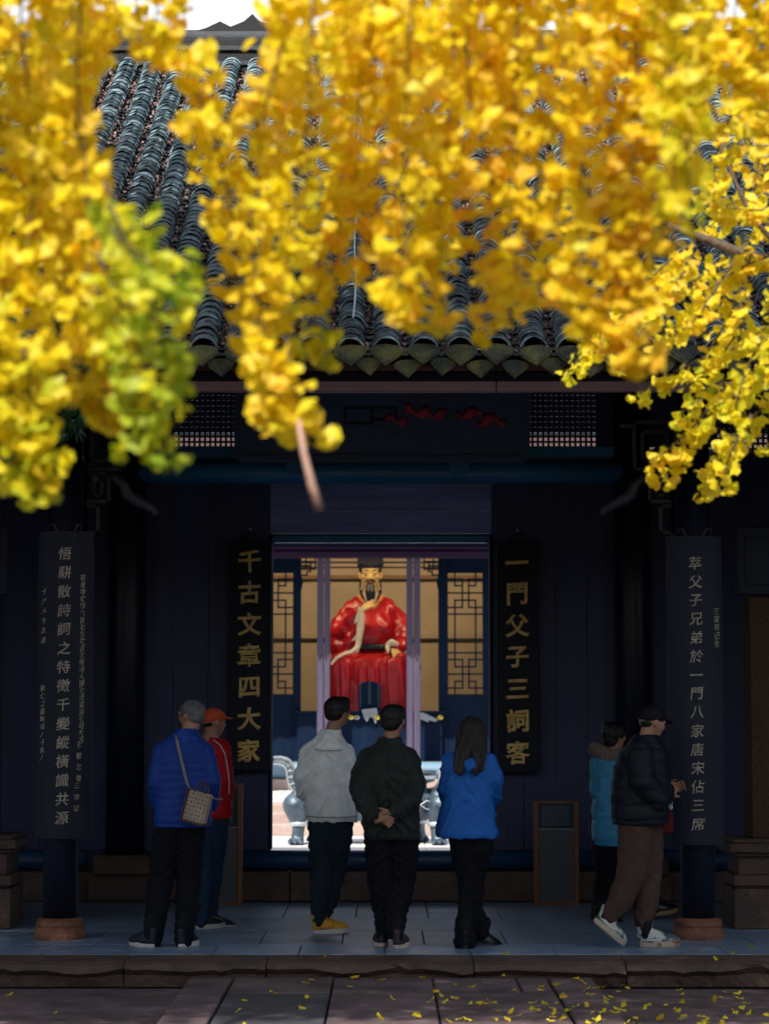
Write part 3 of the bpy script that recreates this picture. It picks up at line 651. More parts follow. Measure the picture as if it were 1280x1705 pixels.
# roof of the hall: deep eave with pale rafter ends and tiled slope
HEY, HEZ = 35.6, AZ(748, 35.6)
hr = MB(); slab_roof(hr, (HEY, HEZ + .25), (41.5, 9.6), .15, -9, 9); slab_roof(hr, (41.5, 9.6), (46.5, 6.2), .15, -9, 9); hroof = hb(hr, 'roof', M['tile'])
ct = MB()
for i in range(60):
    x = -8.7 + i * .295; ct.tube([(x, HEY - .02, HEZ + .27), (x, 41.4, 9.62)], .085, 6)
ct.build('tile_ridges', M['tile'], hroof, kind='stuff')
MB().box(-9, 9, HEY + .02, HEY + .08, HEZ + .0, HEZ + .22, b=.01).build('fascia', M['pinkwhite'], hroof)
for i in range(40): 
    x = -5 + i * .25; MB().box(x, x + .08, HEY + .1, 38.1, HEZ - .12, HEZ + .0).build('rafter', M['hallpurple'], hroof) if abs(x) < 3.5 else None
MB().box(-9, 9, HEY + .1, 38.1, HEZ + .01, HEZ + .04).build('soffit', M['dark'], hroof)

# lamps inside the hall (warm strip lamps under the ceiling, behind the screen)
for i, x in enumerate((-1.7, 1.3)):
    t = thing('ceiling_lamp', ('warm strip lamp under the hall ceiling left of the red statue', 'warm strip lamp under the hall ceiling right of the red statue')[i], 'lamp', (x, 39.95, 5.5))
    MB().box(-.5, .5, -.08, .08, .0, .08, b=.01).build('housing', M['white'], t)
    ld = bpy.data.lights.new('lamp_light', 'AREA'); ld.shape = 'RECTANGLE'; ld.size = .9; ld.size_y = .12; ld.energy = 62; ld.color = (1.0, .74, .42)
    lo = bpy.data.objects.new('lamp_light', ld); COL.objects.link(lo); lo.parent = t; lo.location = (0, 0, -.02); lo.rotation_euler = (math.radians(34), 0, 0)

# ---------------------------------------------------------------- offerings on the dado shelf
ty = SY - .06; sh = oz0
t = thing('spirit_tablet', 'dark blue upright spirit tablet standing before the red statue', 'tablet', (AX(615, ty), ty, sh)); w = (AX(633, ty) - AX(597, ty)) / 2; h = AZ(1134, ty) - sh
o = MB(); o.prism([(-w, 0), (w, 0), (w * 1.02, h * .84), (w * .8, h * .93), (w * .4, h * .97), (0, h), (-w * .4, h * .97), (-w * .8, h * .93), (-w * 1.02, h * .84)], -.03, .03); o.build('panel', M['hallblue'], t)
o = MB()
for i in range(9): o.box(-.02, .02, -.036, -.03, .12 + i * h * .085, .12 + i * h * .085 + .03)
for s in (-1, 1):
    for i in range(11): o.box(s * w * .84 - .014, s * w * .84 + .014, -.036, -.03, .06 + i * h * .075, .06 + i * h * .075 + .024)
o.build('carved_relief', mat('dull_gilt_relief', (.03, .07, .10), .4, metal=.3, bump=0), t, kind='stuff')
def cloth_scrap(px, py, pts, lab, m, nm='offering_cloth', cat='cloth', rz=0):
    p = at(px, py, SY - .23); t = MB()
    t.prism(pts, -.012, .012); o = t.build(nm, m); o.location = p; o['label'] = lab; o['category'] = cat; return o
whitecl = mat('grey_white_cloth', (.34, .36, .40), .8, var=.15, bump=.3, bsc=30)
cloth_scrap(615, 1182, [(-.13, 0), (.12, .03), (.14, -.08), (.10, -.24), (.06, -.14), (.01, -.12), (-.04, -.20), (-.09, -.14)], 'pointed pale cloth hanging below the dark tablet', whitecl)
cloth_scrap(700, 1187, [(-.05, .0), (.05, .0), (.30, -.12), (.24, -.155), (.14, -.12), (.13, -.16), (-.02, -.10)], 'pale grey cloth slanting off the shelf, right of the lavender doors', whitecl)
yel = mat('yellow_petals', (.62, .48, .06), .6, var=.3, bump=0)
for px, lab in ((584, 'yellow flower offering left of the pale hanging cloth'), (628, 'yellow flower offering between the pale cloth and the green jacket man'), (733, 'yellow flower offering at the right end of the shelf'), (594, 'small pale flower offering beside the left yellow one')):
    p = at(px, 1197, SY - .26); t = MB()
    for k in range(9):
        a = k * .7 + px; t.ell((.035 * math.cos(a), .02 * math.sin(a * 2), .022 * math.sin(a) + .02), (.018, .014, .018), n=6, m=4)
    o = t.build('flower_offering', yel if px != 594 else whitecl); o.location = p; o['label'] = lab; o['category'] = 'flowers'; o['group'] = 'flower offerings on the shelf'

# ---------------------------------------------------------------- incense burner
BY = 29.4; s0 = BY / F
bc = AX(612, BY)
t = thing('incense_burner', 'weathered cast iron incense burner with curled handles and lion-paw legs in the courtyard', 'incense burner', (bc, BY, 0))
Zb = lambda py: AZ(py, BY)
prof = [(.70, Zb(1366)), (.88, Zb(1362)), (1.0, Zb(1345)), (1.02, Zb(1332)), (.97, Zb(1323)), (.88, Zb(1321)), (.86, Zb(1306)), (.88, Zb(1304)), (.98, Zb(1301)), (.98, Zb(1298)), (.93, Zb(1297)), (.93, Zb(1290)), (1.0, Zb(1289)), (1.0, Zb(1283)), (.90, Zb(1283)), (.85, Zb(1300))]
b = MB(); b.rings([[Vector((r * .86 * math.copysign(abs(math.cos(a))**.7, math.cos(a)), r * .42 * math.copysign(abs(math.sin(a))**.7, math.sin(a)), z)) for a in [2*PI*j/48 for j in range(48)]] for r, z in prof]); b.build('bowl', M['bronze'], t, True)
o = MB(); o.rings([[Vector((r * .87 * math.copysign(abs(math.cos(a))**.7, math.cos(a)), r * .43 * math.copysign(abs(math.sin(a))**.7, math.sin(a)), z)) for a in [2*PI*j/48 for j in range(48)]] for r, z in ((.99, Zb(1297)), (1.0, Zb(1291)))], cap=False); o.build('rim_band', M['bronzelt'], t, True)
dm = MB()
for cx in (-.42, .0, .42, .74):
    q = [(cx - .09, Zb(1339)), (cx, Zb(1339) + .055), (cx + .09, Zb(1339)), (cx, Zb(1339) - .055)]; yy = -.42 * (1.03 if cx < .5 else .85) - .01
    dm.tube([(x, yy, z) for x, z in q + q[:1]], .008, 5)
dm.build('diamond_relief', M['bronzelt'], t)
for sx in (-1, 1):
    for sy_ in (-1, 1):
        lx = sx * (.87 if sy_ < 0 else .66); ly = sy_ * .30
        lg = MB(); ch = [(0, 0, Zb(1326)), (sx*.03, -.02, Zb(1340)), (0, 0, Zb(1356)), (-sx*.02, 0, Zb(1368)), (-sx*.01, 0, Zb(1385)), (0, 0, Zb(1399)), (sx*.02, -.03, .04)]
        lg.chain([(lx + a, ly + b_, c) for a, b_, c in ch], [.10, .155, .13, .085, .075, .085, .075], n=16)
        for k in (-1, 0, 1): lg.cap((lx + k * .06 + sx*.02, ly - .05, .05), (lx + k * .07 + sx*.02, ly - .15, .035), .035, .026, n=8)
        me = voxel(lg, .014, 2); leg = link('leg', setmat(me, M['bronze']), t)
        MB().tube([(lx - .02*sx, ly, Zb(1374)), (lx - .02*sx, ly, Zb(1367))], [.105, .112], 14).build('cuff', M['bronzelt'], leg, True)
    # handle: S curve sweeping out and curling over, with raised meander
    P = [(.74, Zb(1319)), (.86, Zb(1317)), (.93, Zb(1308)), (.955, Zb(1294)), (.96, Zb(1281)), (1.01, Zb(1270.5)), (1.09, Zb(1266.5)), (1.18, Zb(1266.5))]
    if sx: 
        W = [.04, .05, .06, .065, .065, .062, .058, .052]; h = MB(); R = []
        pts = []
        for i in range(len(P) - 1):
            for k in range(5): u = k / 5; pts.append((P[i][0]*(1-u) + P[i+1][0]*u, P[i][1]*(1-u) + P[i+1][1]*u, W[i]*(1-u) + W[i+1]*u))
        pts.append((*P[-1], W[-1])); 
        for _ in range(3):
            pts = [pts[0]] + [tuple((pts[i-1][q] + 2*pts[i][q] + pts[i+1][q]) / 4 for q in range(3)) for i in range(1, len(pts)-1)] + [pts[-1]]
        nrm = []
        for i, (x, z, w) in enumerate(pts):
            a, b2 = pts[max(i-1, 0)], pts[min(i+1, len(pts)-1)]; tx, tz = b2[0]-a[0], b2[1]-a[1]; l = math.hypot(tx, tz); nx, nz_ = -tz/l, tx/l; nrm.append((nx, nz_))
            R.append([Vector((sx*(x + nx*w), -.05, z + nz_*w)), Vector((sx*(x + nx*w), .05, z + nz_*w)), Vector((sx*(x - nx*w), .05, z - nz_*w)), Vector((sx*(x - nx*w), -.05, z - nz_*w))])
        hd = h.rings(R).build('handle', M['bronze'], t)
        def on(i, u): x, z, w = pts[i]; nx, nz_ = nrm[i]; return (sx*(x + nx*w*u), -.056, z + nz_*w*u)
        mr = MB(); n = len(pts)
        for u in (-.92, .92, -.70, .70): mr.tube([on(i, u) for i in range(2, n)], .007, 5)
        k = 3
        while k + 4 < n:
            mr.tube([on(k, -.5), on(k, .5), on(k+3, .5), on(k+3, -.2), on(k+1, -.2), on(k+1, .15), on(k+2, .15)], .006, 5); k += 4
        mr.build('meander_relief', M['bronzelt'], hd, kind='stuff')
# ---------------------------------------------------------------- red statue
def folds(amp, sc=(9, 9, 3), seed=0, sharp=1.0, amp2=None):
    def fn(co, no):
        out = np.empty(len(co), 'f')
        for i, (x, y, z) in enumerate(co):
            a = noise.noise(Vector((x*sc[0] + seed, y*sc[1], z*sc[2]))); b = noise.noise(Vector((x*sc[0]*2.3, y*sc[1]*2.3 + seed, z*sc[2]*2.6)))
            r = 1 - abs(a) * 2; out[i] = amp * (r * sharp + .5 * b)
        return no * out[:, None]
    return fn
M['robe'] = mat('red_lacquer_robe', (.40, .006, .014), .36, sc=3, var=.25, bump=.12, bsc=14, coat=.05, spec=.4)
M['stface'] = mat('painted_ochre_skin', (.60, .40, .15), .5, sc=6, var=.15, bump=.05)
M['stblack'] = mat('glossy_blue_black', (.008, .016, .030), .4, sc=8, var=.3, bump=.2, bsc=60, bst=(3, 3, .4))
M['stwhite'] = mat('ivory_painted_cuff', (.62, .55, .42), .5, sc=8, var=.12, bump=.2, bsc=20)
M['brocade'] = mat('orange_brocade_collar', (.45, .05, .01), .45, sc=28, col2=(.75, .36, .06), thr=(.45, .55), bump=.3)
TY = 41.2; P0 = at(617, 1200, TY); S = TY / F          # metres per pixel at the statue
st = thing('statue', 'large seated statue of a bearded scholar in red robe, one hand raised to its beard', 'statue', (P0.x, TY, 0))
def Q(px, py, y=0.0):
    q = at(px, py, TY + y); return Vector((q.x - P0.x, y, q.z))
b = MB()
def sec(py, pl, pr, ry, cy=0):
    a, c = Q(pl, py), Q(pr, py); return (a.z, (a.x + c.x) / 2, cy, (c.x - a.x) / 2, ry)
b.loft([sec(1105, 583, 655, .34, .02), sec(1085, 580, 656, .32, .0), sec(1062, 579, 657, .36, -.05), sec(1045, 578, 657, .36, -.06), sec(1025, 575, 661, .30, 0), sec(1012, 570, 666, .24, .03), sec(1004, 576, 660, .19, .05), sec(997, 588, 646, .15, .05), sec(991, 602, 632, .11, .05)], ex=2.2)
# lap and skirt falling over the legs
b.loft([sec(1215, 545, 686, .30, -.75), sec(1180, 549, 680, .30, -.72), sec(1140, 547, 678, .32, -.66), sec(1115, 550, 677, .36, -.55), sec(1100, 556, 672, .42, -.42), sec(1090, 570, 664, .36, -.3)], ex=2.6)
b.chain([Q(585, 1098, -.1), Q(572, 1112, -.8), Q(570, 1165, -.9), Q(572, 1215, -.95)], [.24, .22, .20, .21]); b.chain([Q(650, 1098, -.1), Q(660, 1110, -.8), Q(662, 1165, -.9), Q(660, 1215, -.95)], [.24, .21, .20, .21])
b.cap(Q(570, 1108, -.78), Q(566, 1112, -.5), .22, .22); b.cap(Q(664, 1105, -.78), Q(664, 1108, -.5), .20, .20)
# sleeves: hanging one towards the raised hand, one resting on the knee
b.chain([Q(583, 1019, .03), Q(568, 1036, -.05), Q(563, 1058, -.22), Q(574, 1046, -.45), Q(596, 1020, -.56)], [.15, .155, .15, .12, .085])
b.chain([Q(566, 1050, -.2), Q(566, 1085, -.35), Q(575, 1098, -.5)], [.16, .15, .12]); b.chain([Q(590, 1035, -.5), Q(584, 1065, -.52), Q(578, 1096, -.55)], [.10, .11, .10])
b.chain([Q(655, 1019, .03), Q(666, 1038, -.02), Q(670, 1062, -.2), Q(667, 1078, -.45), Q(660, 1082, -.6)], [.15, .15, .145, .12, .10])
me = voxel(b, .022, 4)
def drape(co, no):
    out = np.zeros(len(co), 'f'); zl = Q(617, 1098).z
    for i, (x, y, z) in enumerate(co):
        if z < zl: a = (.028 * math.sin(x * 26 + 1.5 * math.sin(z * 2.2 + x * 3)) + .014 * math.sin(x * 61 + z * 3)) * min(1, (zl - z) / .25)
        else:
            r = noise.noise(Vector((x * 4 + z * 3, y * 4, z * 2.2 - x * 3))); edge = min(1, abs(x - .0) / .28) ** 2
            a = .030 * (1 - abs(r) * 3) * edge
        out[i] = a
    return no * out[:, None]
displace(me, drape); link('robe', setmat(me, M['robe']), st)
# collar brocade, belt
c = MB(); ring = []
for j in range(25):
    a = PI * (-.02 + 1.04 * j / 24); ring.append((a,))
for s in (-1, 1):
    R = []
    for k in range(9):
        u = k / 8; px = 617 + s * (17 - 15 * u * 1.05); py = 992 + 24 * u; hw = .055 + .03 * math.sin(PI * u)
        yy = .0 - .16 - .14 * u; p = Q(px, py, yy); d = Vector((s * .75, 0, .65)); R.append([p - d * hw * .2, p - d * hw * .2 + Vector((0, -.03, 0)), p + d * hw + Vector((s*.03, .03, 0)), p + d * hw + Vector((s*.03, .09, -.03))])
    c.rings(R)
link('brocade_collar', setmat(voxel(c, .014, 2), M['brocade']), st)
w = MB()
for s in (-1, 1): w.chain([Q(617 + s*12, 986, -.02), Q(617 + s*9, 994, -.14), Q(617 + s*7, 1001, -.22)], [.020, .018, .010], n=8)
w.build('inner_collar', M['stwhite'], st, True)
w = MB()
for s in (-1, 1): w.chain([Q(617 + s*16, 985, -.0), Q(617 + s*13, 994, -.10), Q(617 + s*10, 1002, -.20)], [.032, .030, .02], n=8)
w.build('collar_edging', M['stblack'], st, True)
z0, z1 = Q(617, 1084).z, Q(617, 1074).z; R = []
for z in (z0, z0 + .02, z1 - .02, z1):
    o_ = .0 if z in (z0, z1) else .02
    R.append([Vector((.0 + (.415 + o_) * math.copysign(abs(math.cos(a))**.85, math.cos(a)), -.02 + (.365 + o_) * math.sin(a), z + .03 * math.cos(2*a) * 0)) for a in [2*PI*j/40 for j in range(40)]])
belt = MB().rings(R).build('belt', M['stblack'], st, True)
for dx in (-.17, .0, .17): MB().box(dx - .05, dx + .05, -.41 + abs(dx)*.15, -.38, z0 + .025, z1 - .025, b=.01).build('buckle', mat('dull_belt_plate', (.03, .09, .10), .35, metal=.5, bump=0) if dx == -.17 else bpy.data.materials['dull_belt_plate'], belt)
# head (one continuous form), looking down a little
def face_mesh(c, r, vox=.008, ears=True, jaw=.78, nose=1.0, tilt=0, yaw=0, neck=None, brow=True):
    """head of radius r (x) facing -y; c is its centre"""
    h = MB(); c = Vector(c); RMx = Matrix.Rotation(yaw, 3, 'Z') @ Matrix.Rotation(tilt, 3, 'X')
    def E(p, rr): h.ell(c + RMx @ (Vector(p) * r), [q * r for q in rr], RMx, n=20, m=12)
    E((0, .12, .28), (1.0, 1.18, 1.02)); E((0, -.12, -.15), (.90, .98, 1.05)); E((0, -.30, -.80), (.62 * jaw / .78, .62, .55)); E((0, -.62, -.95), (.26, .22, .22))
    for s in (-1, 1):
        E((s*.50, -.72, -.20), (.30, .26, .26)); E((s*.38, -.93, .22), (.34, .14, .09))
        E((s*.36, -.86, .02), (.20, .15, .12))
        if ears: E((s*1.0, .10, -.05), (.10, .20, .34)); E((s*.98, .0, -.30), (.08, .12, .14))
    h.cap(c + RMx @ (Vector((0, -.93, .10)) * r), c + RMx @ (Vector((0, -1.18 * nose, -.28)) * r), .09 * r, .16 * r, n=10)
    for s in (-1, 1): E((s*.15, -1.06 * nose, -.32), (.10, .12, .09))
    E((0, -.98, -.56), (.26, .10, .07)); E((0, -.95, -.68), (.22, .10, .08))
    if neck: h.cap(c + RMx @ (Vector((0, .22, -.6)) * r), Vector(neck[0]), neck[1], neck[1] * 1.12)
    return h, RMx
hc = Q(616.5, 956, -.03); hr_ = .195
h, RMh = face_mesh(hc, hr_, tilt=-.12 * -1, neck=(Q(617, 1000, .02), .12))
link('head', setmat(voxel(h, .011, 2), M['stface']), st)
def hp(x, y, z): return hc + RMh @ (Vector((x, y, z)) * hr_)
hat = MB(); zt_ = Q(617, 923).z + .1
hat.loft([(hp(0, 0, .62).z, hc.x, hc.y + .01, .222, .235), (hp(0, 0, .62).z + .02, hc.x, hc.y + .01, .235, .25), (zt_ - .05, hc.x, hc.y + .02, .225, .235), (zt_, hc.x, hc.y + .02, .19, .20)], n=32, ex=2.6)
for s in (-1, 1): hat.box(hc.x + s*.175 - .03, hc.x + s*.175 + .03, hc.y - .16, hc.y + .12, hp(0, 0, .15).z, hp(0, 0, .7).z, b=.02)
hat.build('hat', M['stblack'], st, True)
MB().box(hc.x - .012, hc.x + .012, hc.y - .262, hc.y - .22, hp(0, 0, .62).z + .03, zt_ - .05).build('hat_seam', M['bar'], st)
be = MB(); be.chain([hp(0, -.95, -.98), hp(0, -1.25, -1.6), hp(0, -1.35, -2.2), hp(.05, -1.40, -2.75)], [.070, .092, .066, .026], n=14)
for s in (-1, 1): be.chain([hp(s*.04, -1.13, -.42), hp(s*.24, -1.06, -.46), hp(s*.40, -.96, -.58), hp(s*.46, -.90, -.74)], [.011, .016, .011, .005], n=8)
for s in (-1, 1): be.chain([hp(s*.86, -.25, -.45), hp(s*.92, -.3, -.9), hp(s*.98, -.45, -1.35)], [.012, .018, .009], n=8)
be.build('beard', M['stblack'], st, True)
for s in (-1, 1):
    e = MB(); e.chain([hp(s*.13, -1.0, .30), hp(s*.36, -1.02, .42), hp(s*.62, -.86, .34)], [.005, .009, .004], n=8); e.build('eyebrow', M['stblack'], st, True)
    e = MB(); e.chain([hp(s*.20, -1.0, .02), hp(s*.37, -1.03, -.02), hp(s*.56, -.92, .03)], [.004, .008, .004], n=8); e.build('eyelid', M['stblack'], st, True)
MB().chain([hp(-.2, -1.04, -.60), hp(0, -1.09, -.63), hp(.2, -1.04, -.60)], [.008, .019, .008], n=8).build('lips', mat('dull_red_lips', (.30, .05, .03), .5, bump=0), st, True)
# hands
def hand(mb, wrist, aim, up, L=.19, curl=.5, r=1.0, side=1, spread=.12, thumb=.6):
    """palm and five fingers; aim = direction of the fingers, up = back of the hand, side = +1 / -1 for the thumb's side"""
    wrist = Vector(wrist); a = Vector(aim).normalized(); u = Vector(up); u = (u - a * u.dot(a)).normalized(); s = a.cross(u) * side; k = L / .19
    pc = wrist + a * .05 * k
    for q in (-.026, -.009, .009, .026): mb.cap(wrist + s * q * .7 * k, wrist + a * .09 * k + s * q * k, .013 * k * r, .0125 * k * r, n=8, m=3)
    for i, (q, fl) in enumerate(((.031, .070), (.0105, .080), (-.0105, .074), (-.031, .058))):
        p = wrist + a * .092 * k + s * q * k; d = (a + s * q * spread * 30).normalized(); c = curl * (1 + .12 * i)
        pts = [p - a * .03 * k, p]
        for j, f in enumerate((.45, .30, .25)):
            d = (d * math.cos(c * (.6 + .3*j)) - u * math.sin(c * (.6 + .3*j))).normalized(); p = p + d * fl * f * k; pts.append(p)
        mb.chain(pts, [.0095*k*r, .0095*k*r, .0088*k*r, .0080*k*r, .0068*k*r], n=8, m=3)
    p = wrist + a * .02 * k + s * .026 * k; d = (a * .65 + s * thumb - u * .2).normalized(); mb.chain([p, p + d * .04 * k, p + d * .04 * k + (d * .7 + a * .5).normalized() * .033 * k, p + d * .04 * k + (d * .4 + a * .8 - u*.2).normalized() * .058 * k], [.013*k*r, .011*k*r, .0098*k*r, .0078*k*r], n=8, m=3)
hb_ = MB(); hand(hb_, Q(602, 1016, -.62), (.80, -.10, .52), (-.35, -.85, .5), L=.34, curl=.22, side=-1, thumb=.35)
link('hand', setmat(voxel(hb_, .0085, 1), M['stface']), st)
hb_ = MB(); hand(hb_, Q(655, 1081, -.68), (.25, -.75, -.55), (.0, -.2, 1), L=.34, curl=.3, side=-1)
link('hand', setmat(voxel(hb_, .0085, 1), M['stface']), st)
# ivory sleeve linings
w = MB()
def ribbon(P, W, y=-.03, th=.02):
    R = []
    for i, p in enumerate(P):
        a, c = P[max(i-1, 0)], P[min(i+1, len(P)-1)]; t = (c - a).normalized(); n_ = Vector((-t.z, 0, t.x)); r_ = W[i]
        R.append([p + n_ * r_, p + n_ * r_ * .5 + Vector((0, -th, 0)), p - n_ * r_ * .4 + Vector((0, -th * .4, 0)), p - n_ * r_, p + Vector((0, th, 0))])
    w.rings(R)
ribbon([Q(601, 1011, -.64), Q(600, 1026, -.66), Q(600, 1045, -.68), Q(598, 1060, -.70), Q(596, 1075, -.72), Q(592, 1086, -.78)], [.05, .07, .065, .055, .05, .045])
ribbon([Q(596, 1076, -.74), Q(586, 1085, -.84), Q(572, 1089, -.95), Q(560, 1096, -1.02), Q(551, 1107, -1.05)], [.045, .042, .036, .030, .022])
w.prism([tuple(Q(p, q).xz) for p, q in ((598, 1015), (591, 1036), (590, 1042), (594, 1038), (600, 1036))], -.68, -.64); w.prism([tuple(Q(p, q).xz) for p, q in ((596, 1056), (588, 1066), (586, 1070), (592, 1068), (598, 1066))], -.71, -.68)
w.build('sleeve_lining', M['stwhite'], st)
w = MB(); w.chain([Q(646, 1074, -.66), Q(652, 1070, -.68), Q(660, 1073, -.66)], [.05, .06, .05]); w.chain([Q(645, 1078, -.70), Q(646, 1086, -.76)], [.045, .025]); w.build('sleeve_lining', M['stwhite'], st, True)
# shoes and plinth
for px in (578, 655): MB().ell(Q(px, 1203, -1.1), (.12, .22, .09)).build('shoe', M['stblack'], st, True)
zp = Q(617, 1208).z
MB().box(-1.0, 1.0, -1.3, .7, .82, zp, b=.03).build('plinth', M['hallblue'], st)
MB().box(-.62, .62, -.25, .35, zp, Q(617, 1112).z, b=.03).build('seat', M['hallblue'], st)
# ---------------------------------------------------------------- people
def cloth(name, c, rough=.8, var=.18, bump=.25, bsc=130, sheen=0., spec=.22, **k): return mat(name, c, max(rough, .55), spec=spec, sc=14, var=var, bump=bump, bsc=bsc, world_co=False, sheen=sheen, **k)
M['skin'] = mat('skin', (.36, .19, .12), .5, sc=12, var=.12, bump=.08, bsc=90, world_co=False)
M['hairblack'] = mat('black_hair', (.006, .005, .006), .38, sc=14, var=.4, bump=.6, bsc=90, st=(1, 1, .2), bst=(3, 3, .25), world_co=False)
M['hairbrown'] = mat('dark_brown_hair', (.020, .012, .012), .36, sc=14, var=.4, bump=.7, bsc=90, st=(1, 1, .2), bst=(3, 3, .2), world_co=False)
M['hairgrey'] = mat('short_grey_hair', (.13, .13, .14), .6, sc=26, var=.55, bump=.5, bsc=140, world_co=False)
def offs(P, d): return [Vector(p) + Vector(d) for p in P]
M['darksock'] = mat('dark_sock', (.008, .009, .014), .8, bump=0, spec=.2)
class Person:
    """local space: faces +y (away from the viewer), x to the viewer's right, z up"""
    def __init__(s, label, px, yfoot, skin='skin', scale=1.0, vox=.0085):
        Y = CAMZ * F / (yfoot - 1190); s.k = scale; s.vox = vox; s.body = MB(); s.px = px; s.Y = Y; s.label = label; s.skin = M[skin]; s.kids = []
        s.loc = Vector((AX(px, Y, yfoot), Y, 0))
    def z(s, py, dy=0): return CAMZ + (1190 - py) / F * (s.Y + dy)
    def x(s, px, dy=0): return (px - 640) / F * (s.Y + dy) - s.loc.x
    def p(s, px, py, y=0.0): return Vector((s.x(px, y), y, s.z(py, y)))
    def finish(s, group='visitors on the verandah'):
        me = setmat(voxel(s.body, s.vox, 1), s.skin); o = link('person', me, loc=s.loc); o['label'] = s.label; o['category'] = 'person'; o['group'] = group
        for c in s.kids: c.parent = o
        s.o = o; return o
    def add(s, name, me, m, parent=None, **k):
        o = link(name, setmat(me, m), parent, **k)
        if parent is None: s.kids.append(o)
        return o
    def raw(s, name, mb, m, smooth=True, parent=None):
        o = mb.build(name, m, parent, smooth)
        if parent is None: s.kids.append(o)
        return o
    def head(s, c, yaw, tilt=0, r=.078, neck=None):
        """yaw 0 looks away; positive turns to the viewer's right"""
        c = Vector(c); h, R = face_mesh((0, 0, 0), r, yaw=PI - yaw, tilt=tilt)
        s.body.v, n = s.body.v + [tuple(Vector(v) + c) for v in h.v], len(s.body.v); s.body.f += [tuple(i + n for i in f) for f in h.f]; s.body.m += h.m
        s.hc, s.hR, s.hr = c, R, r
        if neck is not None: s.body.cap(c + R @ Vector((0, .25 * r, -.7 * r)), neck, .052, .060)
    def hp(s, x, y, z): return s.hc + s.hR @ (Vector((x, y, z)) * s.hr)
    def hell(s, mb, p, rr): mb.ell(s.hp(*p), [q * s.hr for q in rr], s.hR)
    def arm(s, P, skinr=(.05, .045, .036, .030)): s.body.chain(P, skinr)
    def leg(s, P, r=(.085, .07, .052, .040)): s.body.chain(P, r)
    def shoe(s, heel, yaw, pitch=0, upper=None, sole=None, L=.28, w=.048, lace=None, sh=.03, roll=0):
        """heel: point under the heel; yaw 0 points away, positive to the viewer's right; pitch raises the heel"""
        R = Matrix.Translation(Vector(heel)) @ Matrix.Rotation(-yaw, 4, 'Z') @ Matrix.Rotation(-pitch, 4, 'X')
        def sole_ring(z, g): 
            out = []
            for j in range(24):
                a = 2*PI*j/24; y = -math.cos(a) * .5 + .5; wd = w * (1.0 + .14 * math.sin(PI * (y - .15))) * (1 - .12 * (y < .3)) ; out.append(R @ Vector((wd * g * math.sin(a) + .006 * y, L * (y - .5) * g + L * .5 - .02, z + .02 * max(0, y - .78) * 1.2)))
            return out
        so = MB(); so.rings([sole_ring(0, .94), sole_ring(.006, 1.0), sole_ring(sh, .99), sole_ring(sh + .004, .94)])
        up = MB(); sc_ = [(sh - .004, .96, 0, 1.0), (sh + .02, .96, .0, .98), (sh + .042, .84, -.012, .86), (sh + .062, .66, -.035, .62), (sh + .085, .55, -.055, .42), (sh + .100, .52, -.06, .38)]
        R_ = []
        for z, gw, cy, gl in sc_:
            ring = []
            for j in range(24):
                a = 2*PI*j/24; y = -math.cos(a); wd = w * gw * (1.0 + .10 * math.sin(PI * (y * .5 + .35))); ring.append(R @ Vector((wd * math.sin(a), L * .5 * gl * y + L * .5 - .02 + cy - (1 - gl) * L * .42 * .6, z)))
            R_.append(ring)
        up.rings(R_); o = s.raw('shoe', up, upper); s.raw('sole', so, sole, parent=o, smooth=False)
        s.raw('sock', MB().cap(R @ Vector((0, .028, .075)), R @ Vector((0, .028, .17)), .040, .046, n=12), M['darksock'], smooth=True)
        # foot inside
        s.body.cap(R @ Vector((0, .02, .05)), R @ Vector((0, L * .6, .045)), .03, .026); s.body.cap(R @ Vector((0, .03, .05)), R @ Vector((0, .03, .12)), .03, .035)
        if lace:
            l = MB()
            for k in range(4): 
                y = L * (.42 + .08 * k) - .02; zz = sh + .072 - .011 * k; l.tube([R @ Vector((-.022, y, zz - .006)), R @ Vector((0, y + .006, zz + .005)), R @ Vector((.022, y, zz - .006))], .0045, 5)
            s.raw('lace', l, lace, parent=o)
            for sg in (-1, 1): s.raw('side_stripe', MB().chain([R @ Vector((sg * w * .98, L * .12, sh + .012)), R @ Vector((sg * w * 1.0, L * .40, sh + .008)), R @ Vector((sg * w * .92, L * .48, sh + .035))], [.007, .009, .005], n=6, m=2), lace, parent=o)
        return o
def puff(period, amp, phase=0, zmin=-9, seed=0):
    def fn(co, no):
        out = np.empty(len(co), 'f')
        for i, (x, y, z) in enumerate(co):
            zz = z + .030 * noise.noise(Vector((x * 4, y * 4, z * 2 + seed))); u = abs(math.sin(PI * zz / period + phase)); w = noise.noise(Vector((x * 22, y * 22, z * 30 + seed)))
            out[i] = amp * (u ** .45 - .75) + amp * .35 * w
        return no * out[:, None]
    return fn
def creases(amp, fx=7, fz=16, tiltk=1.2, seed=0, k2=.5):
    """diagonal pulls and creases of worn cloth"""
    def fn(co, no):
        out = np.empty(len(co), 'f')
        for i, (x, y, z) in enumerate(co):
            w = noise.noise(Vector((x * 3 + seed, y * 3, z * 3))) * .8
            q = Vector((x * fx * 1.3 + seed + w, y * fx * 1.3, z * fz * 1.1 + tiltk * abs(x) * fx * 2 + w * 1.5)); a = noise.noise(q); b = noise.noise(q * 2.2)
            out[i] = amp * (1.5 * max(0, 1 - abs(a) * 3.2) ** 1.5 - .5 + k2 * .8 * max(0, 1 - abs(b) * 3.5) + .25 * b)
        return no * out[:, None]
    return fn
blk = cloth('black_trousers', (.003, .004, .008)); MB_ = MB
white_sole = mat('white_rubber_sole', (.55, .55, .52), .6, sc=20, var=.15, bump=.05, world_co=False)
dark_sole = mat('black_rubber_sole', (.012, .012, .014), .6, bump=.05, world_co=False)

